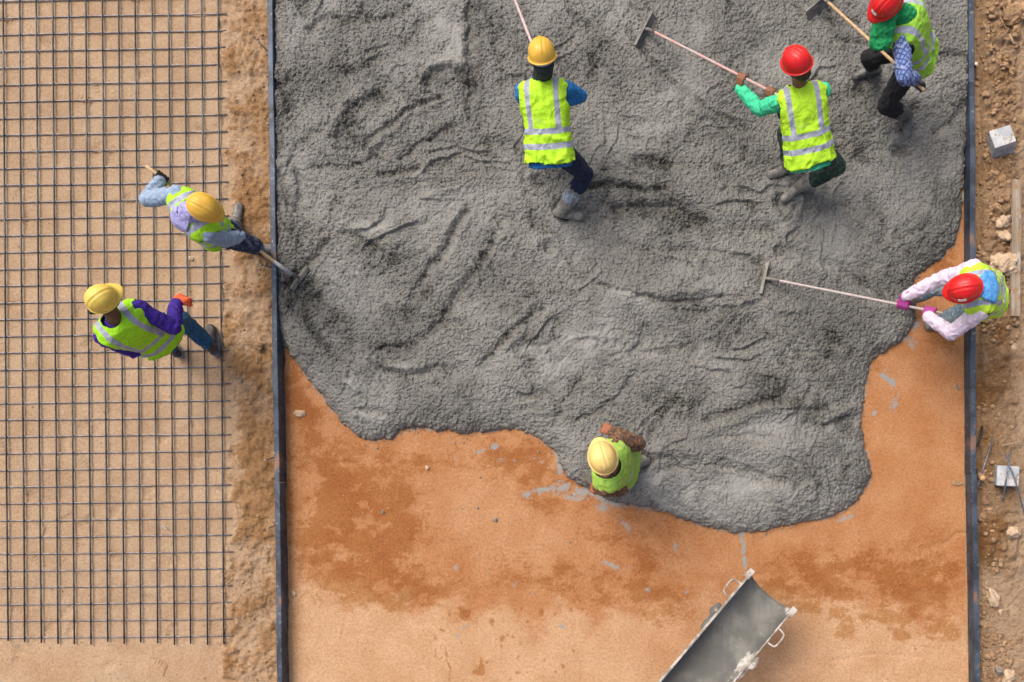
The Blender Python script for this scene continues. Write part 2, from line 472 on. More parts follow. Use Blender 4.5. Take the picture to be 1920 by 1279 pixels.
# ------------------------------------------------------------------ ground
def blob(PX, PY, x, y, rx, ry, a=0.0):
    c, s = math.cos(a), math.sin(a)
    u = (PX - x) * c + (PY - y) * s; v = -(PX - x) * s + (PY - y) * c
    return np.exp(-((u / rx) ** 2 + (v / ry) ** 2))
def build_ground():
    xs = np.concatenate([[-60, -30, -18, -12, -9, -7.5], np.arange(-6.4, 4.31, 0.0115), [5, 6, 8, 12, 18, 30, 60]])
    ys = np.concatenate([[-60, -30, -15, -8, -5, -3.4], np.arange(-2.5, 4.81, 0.0115), [5.4, 6.5, 8.5, 12, 18, 30, 60]])
    X, Y = np.meshgrid(xs, ys)
    PX = X * S + NX; PY = NY - Y * S
    xl = interp(L_IN, Y); xr = interp(R_IN, Y)
    n_lo = fbm(X, Y, 0.9, 4, 0.55); n_mid = fbm(X, Y, 4.0, 4, 0.55, 3.3); n_hi = fbm(X, Y, 17.0, 3, 0.6, 9.1); n_f = fbm(X, Y, 45.0, 2, 0.6, 2.2)
    bed = ((X > xl) & (X < xr)).astype(float)
    left = (X <= xl).astype(float); right = (X >= xr).astype(float)
    # heights
    Z = 0.004 * n_mid + 0.0022 * n_hi + 0.0012 * n_f
    strip = sstep(405, 470, PX + 40 * n_mid + 25 * n_lo) * left                       # soil thrown up along the left form
    ridged = np.abs(fbm(X, Y * 0.8, 5.0, 4, 0.55, 7.7))
    Z += strip * (0.024 - 0.050 * ridged + 0.016 * n_hi + 0.020 * np.clip(n_mid, -1, 1))
    edge = sstep(1834, 1842, PX) * right
    billow = np.abs(fbm(X, Y, 4.2, 4, 0.6, 1.7)); bil2 = np.abs(fbm(X, Y, 15.0, 3, 0.6, 4.7))
    pile = edge * np.clip(0.55 * blob(PX, PY, 1870, 120, 50, 190) + 0.7 * blob(PX, PY, 1872, 480, 40, 160) + 0.35 * blob(PX, PY, 1870, 1010, 45, 90) + 0.25, 0, 1)
    lower = sstep(1040, 1110, PY)
    Z += edge * 0.02 + pile * (0.05 + 0.14 * billow + 0.055 * bil2) * (1 - 0.6 * lower) + edge * 0.008 * n_hi
    # trench lines left in the bed by the grader and boot scuffs
    for pts, w, d in (([(575, 1035), (565, 1080), (572, 1120)], 7, -0.010), ([(590, 1020), (583, 1060), (575, 1090)], 6, 0.008),
                      ([(630, 870), (650, 866), (672, 872)], 4, -0.008), ([(560, 1180), (575, 1230), (585, 1260)], 6, -0.006), ([(1770, 1022), (1795, 1000), (1815, 1000)], 4, -0.010),
                      ([(650, 1150), (640, 1200), (655, 1279)], 3, -0.004), ([(1330, 1180), (1420, 1190)], 4, -0.004), ([(1560, 1240), (1650, 1225), (1740, 1235)], 3, -0.005)):
        dd = seg_dist(PX, PY, pts); Z += d * np.exp(-(dd / w) ** 2)
    Z += bed * 0.006 * sstep(0.1, 0.5, np.abs(fbm(X, Y, 6.0, 3, 0.5, 6.6))) * (blob(PX, PY, 680, 1040, 120, 130) + blob(PX, PY, 1650, 1080, 170, 70))
    # boot-tread marks between the bars
    r2 = random.Random(5)
    for _ in range(60):
        cx, cy, an = r2.uniform(10, 435), r2.uniform(-20, 1250), r2.uniform(0, math.pi)
        c, s = math.cos(an), math.sin(an)
        u = (PX - cx) * c + (PY - cy) * s; v = -(PX - cx) * s + (PY - cy) * c
        mk = np.exp(-((u / 17) ** 4 + (v / 7.5) ** 4))
        Z += -mk * 0.009 * (1 + 0.8 * np.sin(u * 2 * math.pi / 6.0))
    # damp, pale, cement
    wet = np.zeros_like(X)
    for x, y, rx, ry, a, s in ((690, 960, 110, 105, .5, .75), (655, 1060, 105, 95, 0, .60), (740, 1115, 120, 36, 0, .75), (590, 880, 70, 120, 0, .45), (560, 720, 45, 70, .3, .6),
                               (900, 860, 180, 38, -.05, .40), (1010, 900, 90, 60, .4, .6), (1060, 1090, 190, 42, .25, .6), (1230, 1120, 90, 60, .5, .55), (1180, 1000, 130, 60, 0, .35),
                               (1620, 1080, 130, 55, 0, .62), (1730, 1110, 75, 90, 0, .6), (1560, 1150, 120, 50, .2, .6), (1740, 1190, 90, 34, 0, .55), (1460, 1100, 90, 70, 0, .35),
                               (1770, 500, 35, 60, 0, .5), (1760, 640, 50, 60, 0, .35), (1640, 700, 30, 60, 0, .3)):
        wet += s * blob(PX, PY, x, y, rx, ry, a)
    wet = wet * bed * (0.88 + 1.1 * n_mid + 0.9 * fbm(X * 0.5, Y, 7.0, 4, 0.65, 31.0)) + 0.14 * bed * n_lo + 0.10 * bed * fbm(X, Y, 9, 3, .6, 41.)
    wet += left * strip * (0.75 * blob(PX, PY, 470, 890, 45, 75) + 0.25 * blob(PX, PY, 470, 380, 45, 100) + 0.42 + 0.5 * n_mid)
    wet += right * (0.10 + 0.5 * n_mid + 0.45 * blob(PX, PY, 1850, 1000, 40, 60) + 0.45 * blob(PX, PY, 1850, 720, 35, 180))
    wet += 0.6 * left * sstep(-8, 0, PX - (X * 0 + (xl * S + NX) - 14))
    # dribbles and drops of water in the pale end of the bed
    r3 = random.Random(9)
    for _ in range(70):
        x, y, r = r3.uniform(800, 1110), r3.uniform(1140, 1290), abs(r3.gauss(0, 2.6)) + 1.2
        wet += 0.9 * blob(PX, PY, x, y, r, r * r3.uniform(0.8, 1.8))
    for pts, w in (([(835, 1215), (838, 1240), (845, 1255), (842, 1275)], 3), ([(902, 1235), (903, 1262)], 4), ([(970, 1262), (972, 1262)], 5)):
        wet += 0.9 * np.exp(-(seg_dist(PX, PY, pts) / w) ** 2)
    pale = np.clip(sstep(1105, 1165, PY + 60 * n_mid - 25 * np.sin(PX / 130.0)) * bed * (0.95 - 0.55 * blob(PX, PY, 1330, 1190, 130, 90)), 0, 1)
    pale += bed * 0.30 * (blob(PX, PY, 880, 920, 120, 70) + blob(PX, PY, 1000, 1010, 130, 55)) + left * 0.18 * sstep(1180, 1240, PY) + bed * .35 * blob(PX, PY, 575, 1130, 40, 150)
    pale += 0.10 * left * (n_lo > 0.1)
    wet = wet * (1 - 0.75 * np.clip(pale, 0, 1)) if False else wet - 0.25 * np.clip(pale, 0, 1)
    cem = np.zeros_like(X)
    for x, y, rx, ry, a, s in ((905, 845, 22, 5, -.3, .8), (930, 838, 10, 8, 0, .7), (940, 862, 12, 6, .4, .55), (965, 868, 7, 9, 0, .6), (985, 932, 12, 8, .3, .8), (1010, 920, 22, 7, -.3, .9),
                               (1045, 917, 22, 10, -.4, .85), (1075, 935, 26, 7, .2, .7), (1095, 925, 40, 10, .2, .7), (1130, 955, 16, 9, .2, .75), (1150, 945, 30, 7, .2, .6), (1180, 995, 9, 16, -.3, .6),
                               (1168, 980, 8, 12, -.4, .6), (925, 974, 14, 5, .2, .5), (855, 1065, 9, 8, 0, .7), (963, 1097, 7, 7, 0, .55), (1266, 1028, 7, 16, 0, .6), (1150, 1062, 30, 8, .25, .75),
                               (1215, 1105, 12, 8, 0, .65), (1285, 1110, 8, 8, 0, .6), (1330, 1095, 6, 6, 0, .4), (858, 1193, 9, 6, 0, .7), (870, 1175, 7, 8, 0, .65), (960, 1205, 7, 8, 0, .7), (875, 1235, 6, 10, 0, .6),
                               (1055, 1175, 10, 7, .3, .7), (872, 1272, 6, 6, 0, .6), (1040, 1268, 5, 6, 0, .6), (1230, 1170, 6, 6, 0, .5), (1245, 1168, 5, 5, 0, .45),
                               (1660, 690, 10, 10, 0, .55), (1672, 718, 16, 9, .8, .85), (1640, 775, 10, 8, 0, .8), (1678, 757, 12, 18, .3, .75), (1655, 705, 10, 6, .5, .7), (1712, 648, 14, 16, 0, .7), (1700, 560, 15, 12, 0, .5),
                               (1722, 610, 10, 12, 0, .55), (1585, 972, 26, 5, -.3, .8), (1010, 865, 30, 10, .5, .5), (1052, 880, 12, 20, 0, .7),
                               (1905, 300, 14, 40, 0, .35), (1895, 640, 18, 80, 0, .28), (1912, 950, 10, 40, 0, .6), (1917, 1075, 8, 25, 0, .6), (1903, 1260, 7, 30, 0, .6), (1915, 430, 8, 60, 0, .35)):
        cem += s * blob(PX, PY, x, y, rx, ry, a)
    cem += 1.0 * np.exp(-(seg_dist(PX + 3 * perlin2(X * 30, Y * 30), PY, [(1391, 985), (1392, 1015), (1395, 1040), (1397, 1066)]) / 5.2) ** 2)
    cem += 0.62 * np.exp(-(np.clip(seg_dist(PX, PY, EDGE[4:-12]), 0, 99) / 7.0) ** 2) * bed * (fbm(X, Y, 2.3, 2, .5, 55.) > -0.05)
    for _ in range(160):
        x, y = r3.uniform(830, 1300), r3.uniform(850, 1279); r = r3.uniform(0.8, 2.6)
        cem += 0.75 * blob(PX, PY, x, y, r, r)
    cem *= (0.75 + 0.9 * np.clip(fbm(X, Y, 14, 3, 0.6, 8.8) + .2, -0.6, 0.8))
    br = np.clip(right * (0.85 - 0.55 * lower + 0.5 * n_mid) + left * strip * 0.08 , 0, 1)
    br = np.clip(br - 0.75 * right * sstep(1885, 1912, PX + 20 * n_mid), 0, 1)
    # far outside the picture everything is the same brown-orange soil
    me = grid_mesh("ground", X, Y, Z, {"bed": bed * (1 - 0) , "wet": np.clip(wet, -1, 1.2), "pale": np.clip(pale, 0, 1), "cement": np.clip(cem, 0, 1.3),
                                       "rubbly": np.clip(strip * 0.7 + edge, 0, 1), "brown": br})
    o = link_mesh("ground", me, M_SOIL, smooth=False)
    tag(o, kind='structure')
    return X, Y, Z
build_ground()

# ------------------------------------------------------------------ the concrete pour
POLY = [(1860, -700), (440, -700)] + EDGE
# rake furrows (depth in mm), width px
FURROWS = [
    ([(588, 68), (600, 42), (640, 46), (664, 57), (686, 30)], 7, -20), ([(700, 50), (740, 46), (772, 22)], 6, -18), ([(550, -10), (562, 12), (580, 28)], 9, -22),
    ([(886, -10), (883, 80), (885, 160), (881, 232)], 5, -22), ([(873, 30), (871, 90), (872, 140)], 7, 12),
    ([(803, 168), (812, 150), (850, 141), (878, 150), (890, 178)], 6, -26), ([(800, 150), (815, 135), (850, 128), (880, 136)], 6, 14),
    ([(690, 286), (740, 240), (790, 206), (832, 193)], 5, -22), ([(700, 292), (748, 250), (796, 216), (836, 204)], 6, 12),
    ([(640, 262), (668, 218), (712, 187), (726, 200)], 10, -24), ([(628, 250), (655, 208), (700, 176)], 8, 14),
    ([(758, 306), (800, 276), (856, 242)], 5, -20), ([(590, 322), (660, 320), (712, 305)], 5, -18), ([(722, 336), (790, 325)], 5, -22), ([(730, 345), (795, 335)], 6, 10),
    ([(534, 170), (548, 205), (552, 232)], 6, -18), ([(560, 330), (573, 362), (562, 402)], 5, -16), ([(535, 335), (545, 385)], 7, -14),
    ([(560, 290), (600, 262), (640, 225)], 7, -14), ([(660, 150), (690, 130), (720, 120)], 8, -12),
    ([(619, 460), (596, 492), (572, 520), (548, 542)], 8, -26), ([(586, 540), (572, 556), (590, 566), (606, 560)], 9, -22), ([(628, 466), (606, 498), (584, 528)], 6, 12),
    ([(640, 440), (680, 452), (710, 468)], 5, -18), ([(700, 468), (745, 488)], 9, -20), ([(655, 425), (700, 440), (745, 430)], 10, 12),
    ([(878, 405), (842, 462), (818, 500), (792, 532), (772, 588)], 7, -26), ([(892, 412), (856, 470), (826, 510)], 8, 12), ([(866, 400), (830, 456), (800, 500)], 7, 9),
    ([(932, 448), (912, 490), (886, 524), (858, 562), (826, 612), (785, 652), (720, 656)], 7, -24), ([(944, 450), (924, 495), (896, 535), (868, 575)], 8, 12),
    ([(1018, 582), (990, 610), (962, 625), (936, 656), (910, 688)], 6, -20), ([(1026, 594), (996, 624), (968, 640), (942, 668)], 8, 14),
    ([(700, 672), (730, 685), (760, 696), (800, 688)], 6, 16), ([(700, 684), (745, 705), (790, 706), (840, 690)], 5, -14), ([(655, 700), (664, 722), (678, 738)], 5, 16), ([(646, 704), (656, 730), (672, 748)], 5, -12),
    ([(676, 778), (700, 786), (730, 790)], 9, 14), ([(672, 768), (700, 770), (735, 778)], 5, -16), ([(980, 745), (1000, 735), (1030, 738), (1050, 770)], 5, -14),
    ([(1320, 790), (1370, 774), (1410, 762), (1450, 752)], 6, -24), ([(1330, 805), (1390, 786), (1450, 764), (1520, 762)], 9, 20), ([(1540, 798), (1570, 795), (1606, 782)], 6, -22), ([(1545, 785), (1575, 778), (1605, 768)], 8, 12),
    ([(1128, 541), (1170, 552), (1240, 570), (1290, 572), (1352, 562)], 5, -20), ([(1128, 532), (1180, 556), (1250, 556), (1330, 550)], 6, 12), ([(1270, 585), (1310, 592), (1350, 586), (1420, 575)], 6, -18),
    ([(1328, 476), (1372, 484), (1426, 494)], 6, -20), ([(1322, 486), (1318, 505), (1335, 520)], 5, -10), ([(1372, 575), (1410, 570), (1450, 582), (1500, 590)], 7, 14),
    ([(1420, 430), (1500, 480), (1590, 520), (1645, 570)], 10, -16), ([(1430, 450), (1505, 500), (1560, 530)], 9, 10), ([(1520, 618), (1560, 636), (1590, 660)], 8, -14),
    ([(1192, 702), (1170, 735), (1130, 766), (1080, 790)], 5, -16), ([(1205, 610), (1204, 650), (1180, 665)], 5, -14), ([(1080, 640), (1110, 636), (1165, 642)], 5, 12), ([(1210, 665), (1270, 655), (1330, 640)], 5, -10),
    ([(1085, 362), (1140, 352), (1200, 362), (1245, 366)], 6, -28), ([(1095, 350), (1145, 340), (1205, 348)], 7, 14), ([(1150, 402), (1200, 390), (1262, 396), (1322, 425)], 6, -28), ([(1150, 402), (1160, 450), (1200, 480), (1290, 472)], 8, -12),
    ([(1210, 415), (1260, 430), (1300, 425)], 14, -16), ([(1195, 310), (1215, 302), (1242, 318), (1262, 322)], 6, -24), ([(1160, 312), (1190, 322), (1240, 336)], 7, 12),
    ([(1108, 130), (1130, 100), (1148, 108), (1112, 150)], 8, -14), ([(1180, 70), (1240, 150), (1320, 212), (1400, 252)], 6, -16), ([(1170, 84), (1230, 165), (1310, 228)], 8, 10),
    ([(1330, 230), (1350, 240), (1400, 300)], 6, -12), ([(1570, 84), (1600, 88), (1625, 90)], 6, -18), ([(1565, 95), (1600, 100)], 7, 12), ([(1745, 108), (1775, 112), (1800, 118)], 5, -18),
    ([(1745, 255), (1780, 235), (1805, 200)], 6, -20), ([(1600, 300), (1640, 280), (1700, 300)], 8, -12), ([(1620, 380), (1650, 420), (1640, 460)], 8, -14), ([(1600, 420), (1630, 440)], 6, 12), ([(1715, 300), (1740, 350), (1730, 400)], 10, 10),
    ([(1530, 30), (1560, 52), (1600, 60)], 8, -16), ([(1060, 0), (1075, 40), (1100, 60)], 7, -14), ([(920, 30), (935, 80), (940, 140)], 8, -14), ([(905, 250), (925, 300), (920, 330)], 8, -12),
    ([(1080, 860), (1130, 850), (1200, 850)], 7, -10), ([(1195, 870), (1230, 858), (1262, 862)], 9, -18), ([(1220, 850), (1260, 842), (1300, 850)], 9, 14), ([(1230, 884), (1270, 878)], 6, -14),
    ([(1400, 880), (1430, 892)], 7, -20), ([(1360, 876), (1385, 884)], 5, -16), ([(1310, 828), (1380, 815), (1440, 822)], 6, -12), ([(1100, 700), (1060, 760), (1040, 800)], 5, -12), ([(1300, 830), (1400, 850), (1500, 845)], 16, 10),
    ([(555, 560), (590, 620), (640, 680)], 9, -12), ([(1010, 420), (1050, 450), (1080, 500)], 12, -10), ([(1340, 320), (1400, 380), (1410, 410)], 8, -10), ([(1460, 380), (1520, 400), (1580, 390)], 10, -12),
    ([(980, 340), (1000, 390), (1005, 430)], 7, -14), ([(820, 315), (870, 330), (930, 325)], 8, -10), ([(740, 390), (800, 380), (860, 360)], 9, 10), ([(760, 100), (790, 60), (820, 40)], 8, -12),
]
GRAVELLY = [(1262, 760, 48, 22, -.1, 1.2), (1450, 735, 38, 32, .5, 1.1), (1520, 765, 50, 22, .4, .8), (1555, 800, 60, 30, -.2, .7), (1590, 880, 50, 50, 0, .5), (1500, 890, 70, 24, .2, .5), (1560, 680, 60, 60, .5, .55), (720, 475, 36, 18, .2, .7),
            (590, 600, 60, 60, .6, .5), (700, 640, 70, 60, .5, .45), (820, 540, 16, 70, .6, .5), (900, 520, 16, 70, .6, .5), (640, 240, 50, 40, 0, .55), (840, 160, 45, 16, 0, .8), (600, 150, 70, 60, 0, .4), (1240, 410, 60, 20, .2, .6),
            (1200, 360, 50, 12, 0, .6), (1000, 650, 40, 24, -.4, .5), (560, 540, 30, 30, 0, .7), (1430, 530, 60, 26, 0, .35), (1240, 320, 30, 14, 0, .7), (1560, 240, 60, 120, .2, .35), (1690, 520, 50, 80, .5, .45), (1760, 420, 40, 60, .3, .5),
            (1450, 610, 120, 30, 0, .35), (560, 20, 40, 30, 0, .5), (900, 120, 12, 90, 0, .5)]
SLICK = [(845, 90, 40, 60, 0, .9), (700, 430, 60, 18, .1, .8), (1000, 660, 80, 14, -.3, .8), (760, 690, 60, 10, .2, .7), (665, 720, 9, 22, -.5, .9), (705, 786, 38, 9, .15, .9), (1055, 700, 40, 50, 0, .5), (1400, 810, 90, 18, -.2, .6),
         (1350, 940, 160, 40, -.1, .5), (1260, 930, 90, 40, .2, .5), (1160, 650, 120, 60, 0, .4), (1500, 430, 80, 60, .4, .55), (1060, 470, 50, 50, 0, .5), (1540, 340, 70, 40, 0, .6), (720, 245, 30, 10, -.7, .5), (1370, 910, 150, 20, .1, .3),
         (1180, 560, 60, 10, .2, .7), (1380, 480, 30, 12, 0, .4), (1230, 880, 50, 20, 0, .7), (1550, 970, 60, 10, -.3, .6), (1690, 380, 40, 90, 0, .4), (1010, 210, 50, 60, 0, .2), (600, 720, 30, 30, .7, .4), (940, 760, 60, 30, 0, .5), (1520, 120, 120, 50, .3, .3)]
def concrete_height(X, Y, detail=True):
    PX = X * S + NX; PY = NY - Y * S
    wx = PX + 7 * fbm(X, Y, 5.0, 3, 0.6, 2.9) + 3.0 * perlin2(X * 22, Y * 22); wy = PY + 7 * fbm(X, Y, 5.0, 3, 0.6, 8.3) + 3.0 * perlin2(X * 22 + 9, Y * 22 + 4)
    ex = PX + 6 * fbm(X, Y, 9.0, 3, 0.6, 1.9) + 3.5 * perlin2(X * 38, Y * 38); ey = PY + 6 * fbm(X, Y, 9.0, 3, 0.6, 4.9) + 3.5 * perlin2(X * 38 + 7, Y * 38)
    d = seg_dist(ex, ey, EDGE); ins = inside(ex, ey, POLY)
    d = np.where(ins, d, -d) / S
    W = 0.34
    prof = np.sqrt(np.clip(1 - (1 - np.clip(d / W, 0, 1)) ** 2.3, 0, 1))
    top = 0.118 + 0.030 * fbm(X, Y, 0.75, 3, 0.5, 3.0) + 0.026 * fbm(X, Y, 2.2, 3, 0.55, 6.0)
    for x, y, rx, ry, a, s in ((760, 200, 120, 60, -.6, .02), (1250, 560, 200, 60, .1, .015), (1400, 840, 140, 50, -.1, .02), (1100, 240, 90, 110, 0, .02), (1480, 300, 90, 60, 0, -.02), (680, 560, 80, 60, .4, -.015),
                               (930, 580, 60, 90, .5, .02), (1640, 330, 60, 90, 0, .02), (620, 100, 60, 50, 0, -.015)):
        top = top + s * blob(PX, PY, x, y, rx, ry, a)
    F = np.zeros_like(X)
    for pts, w, dep in FURROWS:
        xs_ = [p[0] for p in pts]; ys_ = [p[1] for p in pts]; m = w * 5
        sel = (PX > min(xs_) - m) & (PX < max(xs_) + m) & (PY > min(ys_) - m) & (PY < max(ys_) + m)
        if not sel.any(): continue
        pts2 = smooth_poly(pts, 2)
        dd = seg_dist(wx[sel], wy[sel], pts2)
        # asymmetric: a steep cut with a soft shoulder
        F[sel] += dep * 1.45e-3 * (np.exp(-(dd / w) ** 2) + 0.35 * np.exp(-(dd / (w * 2.4)) ** 2))
    # faint parallel rake combing, direction turning over the slab
    sel_ = fbm(X, Y, 0.75, 2, 0.5, 5.0)
    for q, (ang, lo, hi) in enumerate(((0.95, -9.0, -0.08), (-0.45, -0.08, 0.12), (0.25, 0.12, 9.0), (1.5, -0.25, -0.1))):
        wgt = sstep(lo - .07, lo + .07, sel_) * (1 - sstep(hi - .07, hi + .07, sel_))
        u = X * math.cos(ang) + Y * math.sin(ang); v = -X * math.sin(ang) + Y * math.cos(ang)
        v = v + 0.16 * perlin2(X * 1.1 + q * 3, Y * 1.1) + 0.03 * perlin2(X * 4 + q, Y * 4)
        ph = 1.5 * perlin2(u * 0.65 + 3 * q, v * 1.9) + 0.45 * perlin2(u * 2.0 + 5, v * 4.2 + q) + v * 0.55 + 0.10 * perlin2(X * 9, Y * 9)
        fr = ph * 3.0 - np.floor(ph * 3.0)
        saw = np.where(fr < 0.90, fr / 0.90, (1 - fr) / 0.10)
        F += wgt * 0.034 * (saw - 0.5) * np.clip(0.35 + 2.2 * perlin2(X * 1.7 + 4 * q, Y * 1.7), 0, 1)
        F += wgt * (0.026 * perlin2(u * 0.9 + 13 + q, v * 3.4) + 0.013 * perlin2(u * 1.3 + 3, v * 8.0 + q * 2) * (0.3 + 1.2 * np.clip(fbm(X, Y, 1.1, 2, 0.5, 9.0) + 0.1, 0, 1)))
    for bx, by, br_ in ((1058, 402, 17), (1498, 354, 15), (1480, 316, 13), (1636, 129, 15), (1701, 220, 15), (1206, 864, 15), (1006, 262, 15), (1700, 562, 13), (1030, 470, 12), (1012, 350, 12), (1460, 390, 13), (1600, 180, 13), (1680, 290, 13)):
        rr_ = np.hypot(wx - bx, wy - by)
        F += -0.045 * np.exp(-(rr_ / br_) ** 2) + 0.014 * np.exp(-((rr_ - br_ * 1.6) / (br_ * .5)) ** 2)
    F += -0.016 * np.clip(1 - np.abs(fbm(X, Y, 2.6, 4, 0.55, 12.0)) * 7, 0, 1) * np.clip(fbm(X, Y, 1.3, 2, .5, 33.) * 3, 0, 1)
    gr = np.zeros_like(X); sl = np.zeros_like(X)
    for b in GRAVELLY: gr += b[5] * blob(wx, wy, *b[:5])
    for b in SLICK: sl += b[5] * blob(wx, wy, *b[:5])
    gr += 0.5 * np.clip(-F * 60 - .25, 0, 1) + .25 * np.clip(fbm(X, Y, 1.8, 3, .6, 21.) * 2, 0, 1)
    sl = np.clip(sl * (0.75 + 1.0 * fbm(X, Y, 6, 3, .6, 3.)) + 0.4 * np.clip(fbm(X, Y, 1.5, 3, .6, 27.) * 2.5, 0, 1), 0, 1)
    gr = np.clip(gr * (0.8 + 1.2 * fbm(X, Y, 8, 3, .6, 13.)), 0, 1) * (1 - 0.6 * sl)
    Z = (top + F) * prof
    if detail:
        lump = fbm(X, Y, 20, 3, 0.6, 14.0)
        jx = X + 0.006 * perlin2(X * 40, Y * 40); jy = Y + 0.006 * perlin2(X * 40 + 7, Y * 40 + 3)
        st = worley(jx * 48, jy * 48); st2 = worley(jx * 27 + 5, jy * 27 + 8)
        dome = np.sqrt(np.clip(1 - (st / 0.72) ** 2, 0, 1)); dome2 = np.sqrt(np.clip(1 - (st2 / 0.62) ** 2, 0, 1))
        Z += (0.0070 * lump + 0.0125 * dome * (1 + 1.2 * gr) + 0.0080 * dome2 * (1 + .5 * gr) - 0.012) * (1 - 0.74 * sl) * np.clip(prof * 1.5, 0, 1)
    return Z, d, gr, sl
def zc(px, py):
    """height of the concrete under a ground pixel"""
    x = np.array([[(px - NX) / S]]); y = np.array([[(NY - py) / S]])
    z, d, _, _ = concrete_height(x, y, False)
    return float(z[0, 0]) if d[0, 0] > 0 else 0.0
def build_concrete():
    ys = np.concatenate([np.arange(-0.70, 4.35, 0.0066), np.arange(4.35, 5.6, 0.02)])
    us = np.linspace(0, 1, 940)
    Y = np.repeat(ys[:, None], len(us), 1)
    xl = interp(L_IN, ys)[:, None] + 0.0025; xr = interp(R_IN, ys)[:, None] - 0.0025
    X = xl + (xr - xl) * us[None, :]
    Z, d, gr, sl = concrete_height(X, Y)
    # paste hugs the forms and stays below their top edge
    ed = np.minimum(X - xl, xr - X)
    lim = FH - 0.012 + 1.2 * ed + 0.01 * perlin2(X * 9, Y * 9)
    Z = np.minimum(Z, lim)
    Z = np.where(d < 0.0, -0.015 + 0 * Z, Z)
    me = grid_mesh("wet_concrete", X, Y, Z, {"gravelly": gr, "slick": sl}, keep=d > -0.03)
    o = link_mesh("wet_concrete", me, M_CONC, smooth=False)
    tag(o, "fresh grey wet concrete poured between the two steel forms and raked into furrows", kind='stuff')
build_concrete()

# ------------------------------------------------------------------ rebar mat
def build_mat():
    mv = bar_mat("bar_steel", (0.028, 0.043, 0.055), (0.070, 0.088, 0.100), (0.07, 0.045, 0.035))
    mh = bar_mat("bar_steel_sky_sheen", (0.19, 0.175, 0.18), (0.34, 0.315, 0.32), (0.24, 0.18, 0.14))  # same steel as the long bars; sky reflection painted in as a paler colour
    root = thing("rebar_mat", P(216, 600, 0.0), "grid mat of steel reinforcing bars laid over the sandy ground left of the pour", "rebar mat")
    r2 = random.Random(3)
    zh, zv = 0.0115, 0.0235
    def wav(a, b, r, name, mat, z):
        n = 16
        pts = []
        ph = r2.uniform(0, 6.3); am = r2.uniform(0.0006, 0.0022)
        d = (b - a); s = Vector((-d.y, d.x, 0)).normalized()
        for i in range(n + 1):
            t = i / n
            p = a.lerp(b, t) + s * am * math.sin(ph + t * 9)
            p.z = z + 0.0008 * math.sin(ph * 2 + t * 13)
            pts.append(p)
        bm = bmesh.new(); tube(bm, pts, r, 8)
        link_mesh(name, bm_to_mesh(bm, name), mat, root)
    for i in range(-7, 14):
        x0 = 5.4 + 31.02 * i; x1 = 15.0 + 31.15 * i
        yend = 1206 + r2.uniform(-4, 4)
        dx = (x1 - x0) / 1205
        wav(P(x0 - dx * 320, -320, zv), P(x0 + dx * yend, yend, zv), 0.0068, "long_bar", mv, zv)
    for j in range(-9, 39):
        t = j / 38
        yl = 3.0 + 1193.7 * t; yr = -5.2 + 1198.4 * t
        xe = 423.6 + 13 * t + r2.uniform(-1.2, 1.2)
        sl = (yr - yl) / 405
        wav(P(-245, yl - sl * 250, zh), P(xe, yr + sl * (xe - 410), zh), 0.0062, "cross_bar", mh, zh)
build_mat()

# ------------------------------------------------------------------ steel side forms
def form_mat():
    t = NT("form_steel")
    n = t.noise(4.5, 6, 0.6); n2 = t.noise(28, 5, 0.6)
    c = t.mix(t.ramp(n, 0.35, 0.62), (0.022, 0.032, 0.048), (0.060, 0.084, 0.118))
    c = t.mix(t.ramp(n2, 0.56, 0.70, 0, 0.55), c, (0.17, 0.19, 0.21))
    c = t.mix(t.ramp(t.noise(20, 5, .7), 0.60, 0.68, 0, 0.8), c, (0.26, 0.25, 0.22))
    c = t.mix(t.ramp(t.noise(2.3, 6, 0.65), 0.60, 0.68, 0, 0.75), c, (0.27, 0.145, 0.08))
    return t.out(c, 0.55, t.bump(n2, 0.3, 0.004), 0.3)
M_FORM = form_mat()
def steel_form(line, y0, y1, side, label, dx=0.0):
    """channel section laid on its edge: web towards the pour, flanges outwards. side=-1 left form, +1 right form"""
    a = Vector((np.interp(y0, [p[0] for p in line], [p[1] for p in line]) + dx, y0, 0)); b = Vector((np.interp(y1, [p[0] for p in line], [p[1] for p in line]) + dx, y1, 0))
    root = thing("steel_form", (a + b) / 2, label, "steel form", "steel side forms along the pour")
    o = side
    w = 0.047; th = 0.007
    # profile in (outward, z)
    prof = [(0, 0), (w + 0.010, 0), (w + 0.010, th), (th, th), (th, FH - th), (w, FH - th), (w, FH - 0.020), (w + 0.0, FH - 0.003), (w - 0.003, FH), (0.004, FH), (0, FH - 0.004)]
    n = max(3, int((y1 - y0) / 0.25))
    bm = bmesh.new(); rings = []
    for i in range(n + 1):
        y = y0 + (y1 - y0) * i / n
        x = float(np.interp(y, [p[0] for p in line], [p[1] for p in line])) + dx
        rings.append([bm.verts.new((x + o * u + 0.0012 * math.sin(y * 5), y, z)) for u, z in prof])
    k = len(prof)
    for r0, r1 in zip(rings[:-1], rings[1:]):
        for j in range(k):
            bm.faces.new((r0[j], r0[(j + 1) % k], r1[(j + 1) % k], r1[j]))
    bm.faces.new(rings[0]); bm.faces.new(list(reversed(rings[-1])))
    bmesh.ops.recalc_face_normals(bm, faces=bm.faces)
    link_mesh("channel", bm_to_mesh(bm, "channel"), M_FORM, root, smooth=False)
    # stiffeners on the outer side
    y = y0 + 0.3
    while y < y1 - 0.1:
        bm = bmesh.new(); x = float(np.interp(y, [p[0] for p in line], [p[1] for p in line])) + dx
        box(bm, Vector((x + o * (w / 2 + 0.004), y, FH / 2)), (w - 0.012, 0.008, FH - 2 * th - 0.004))
        link_mesh("stiffener", bm_to_mesh(bm, "stiffener"), M_FORM, root, smooth=False)
        y += 0.9
    return root
YT = 5.6; YB = -2.9
ya = P(0, 205, FH).y; yb = P(0, 905, FH).y
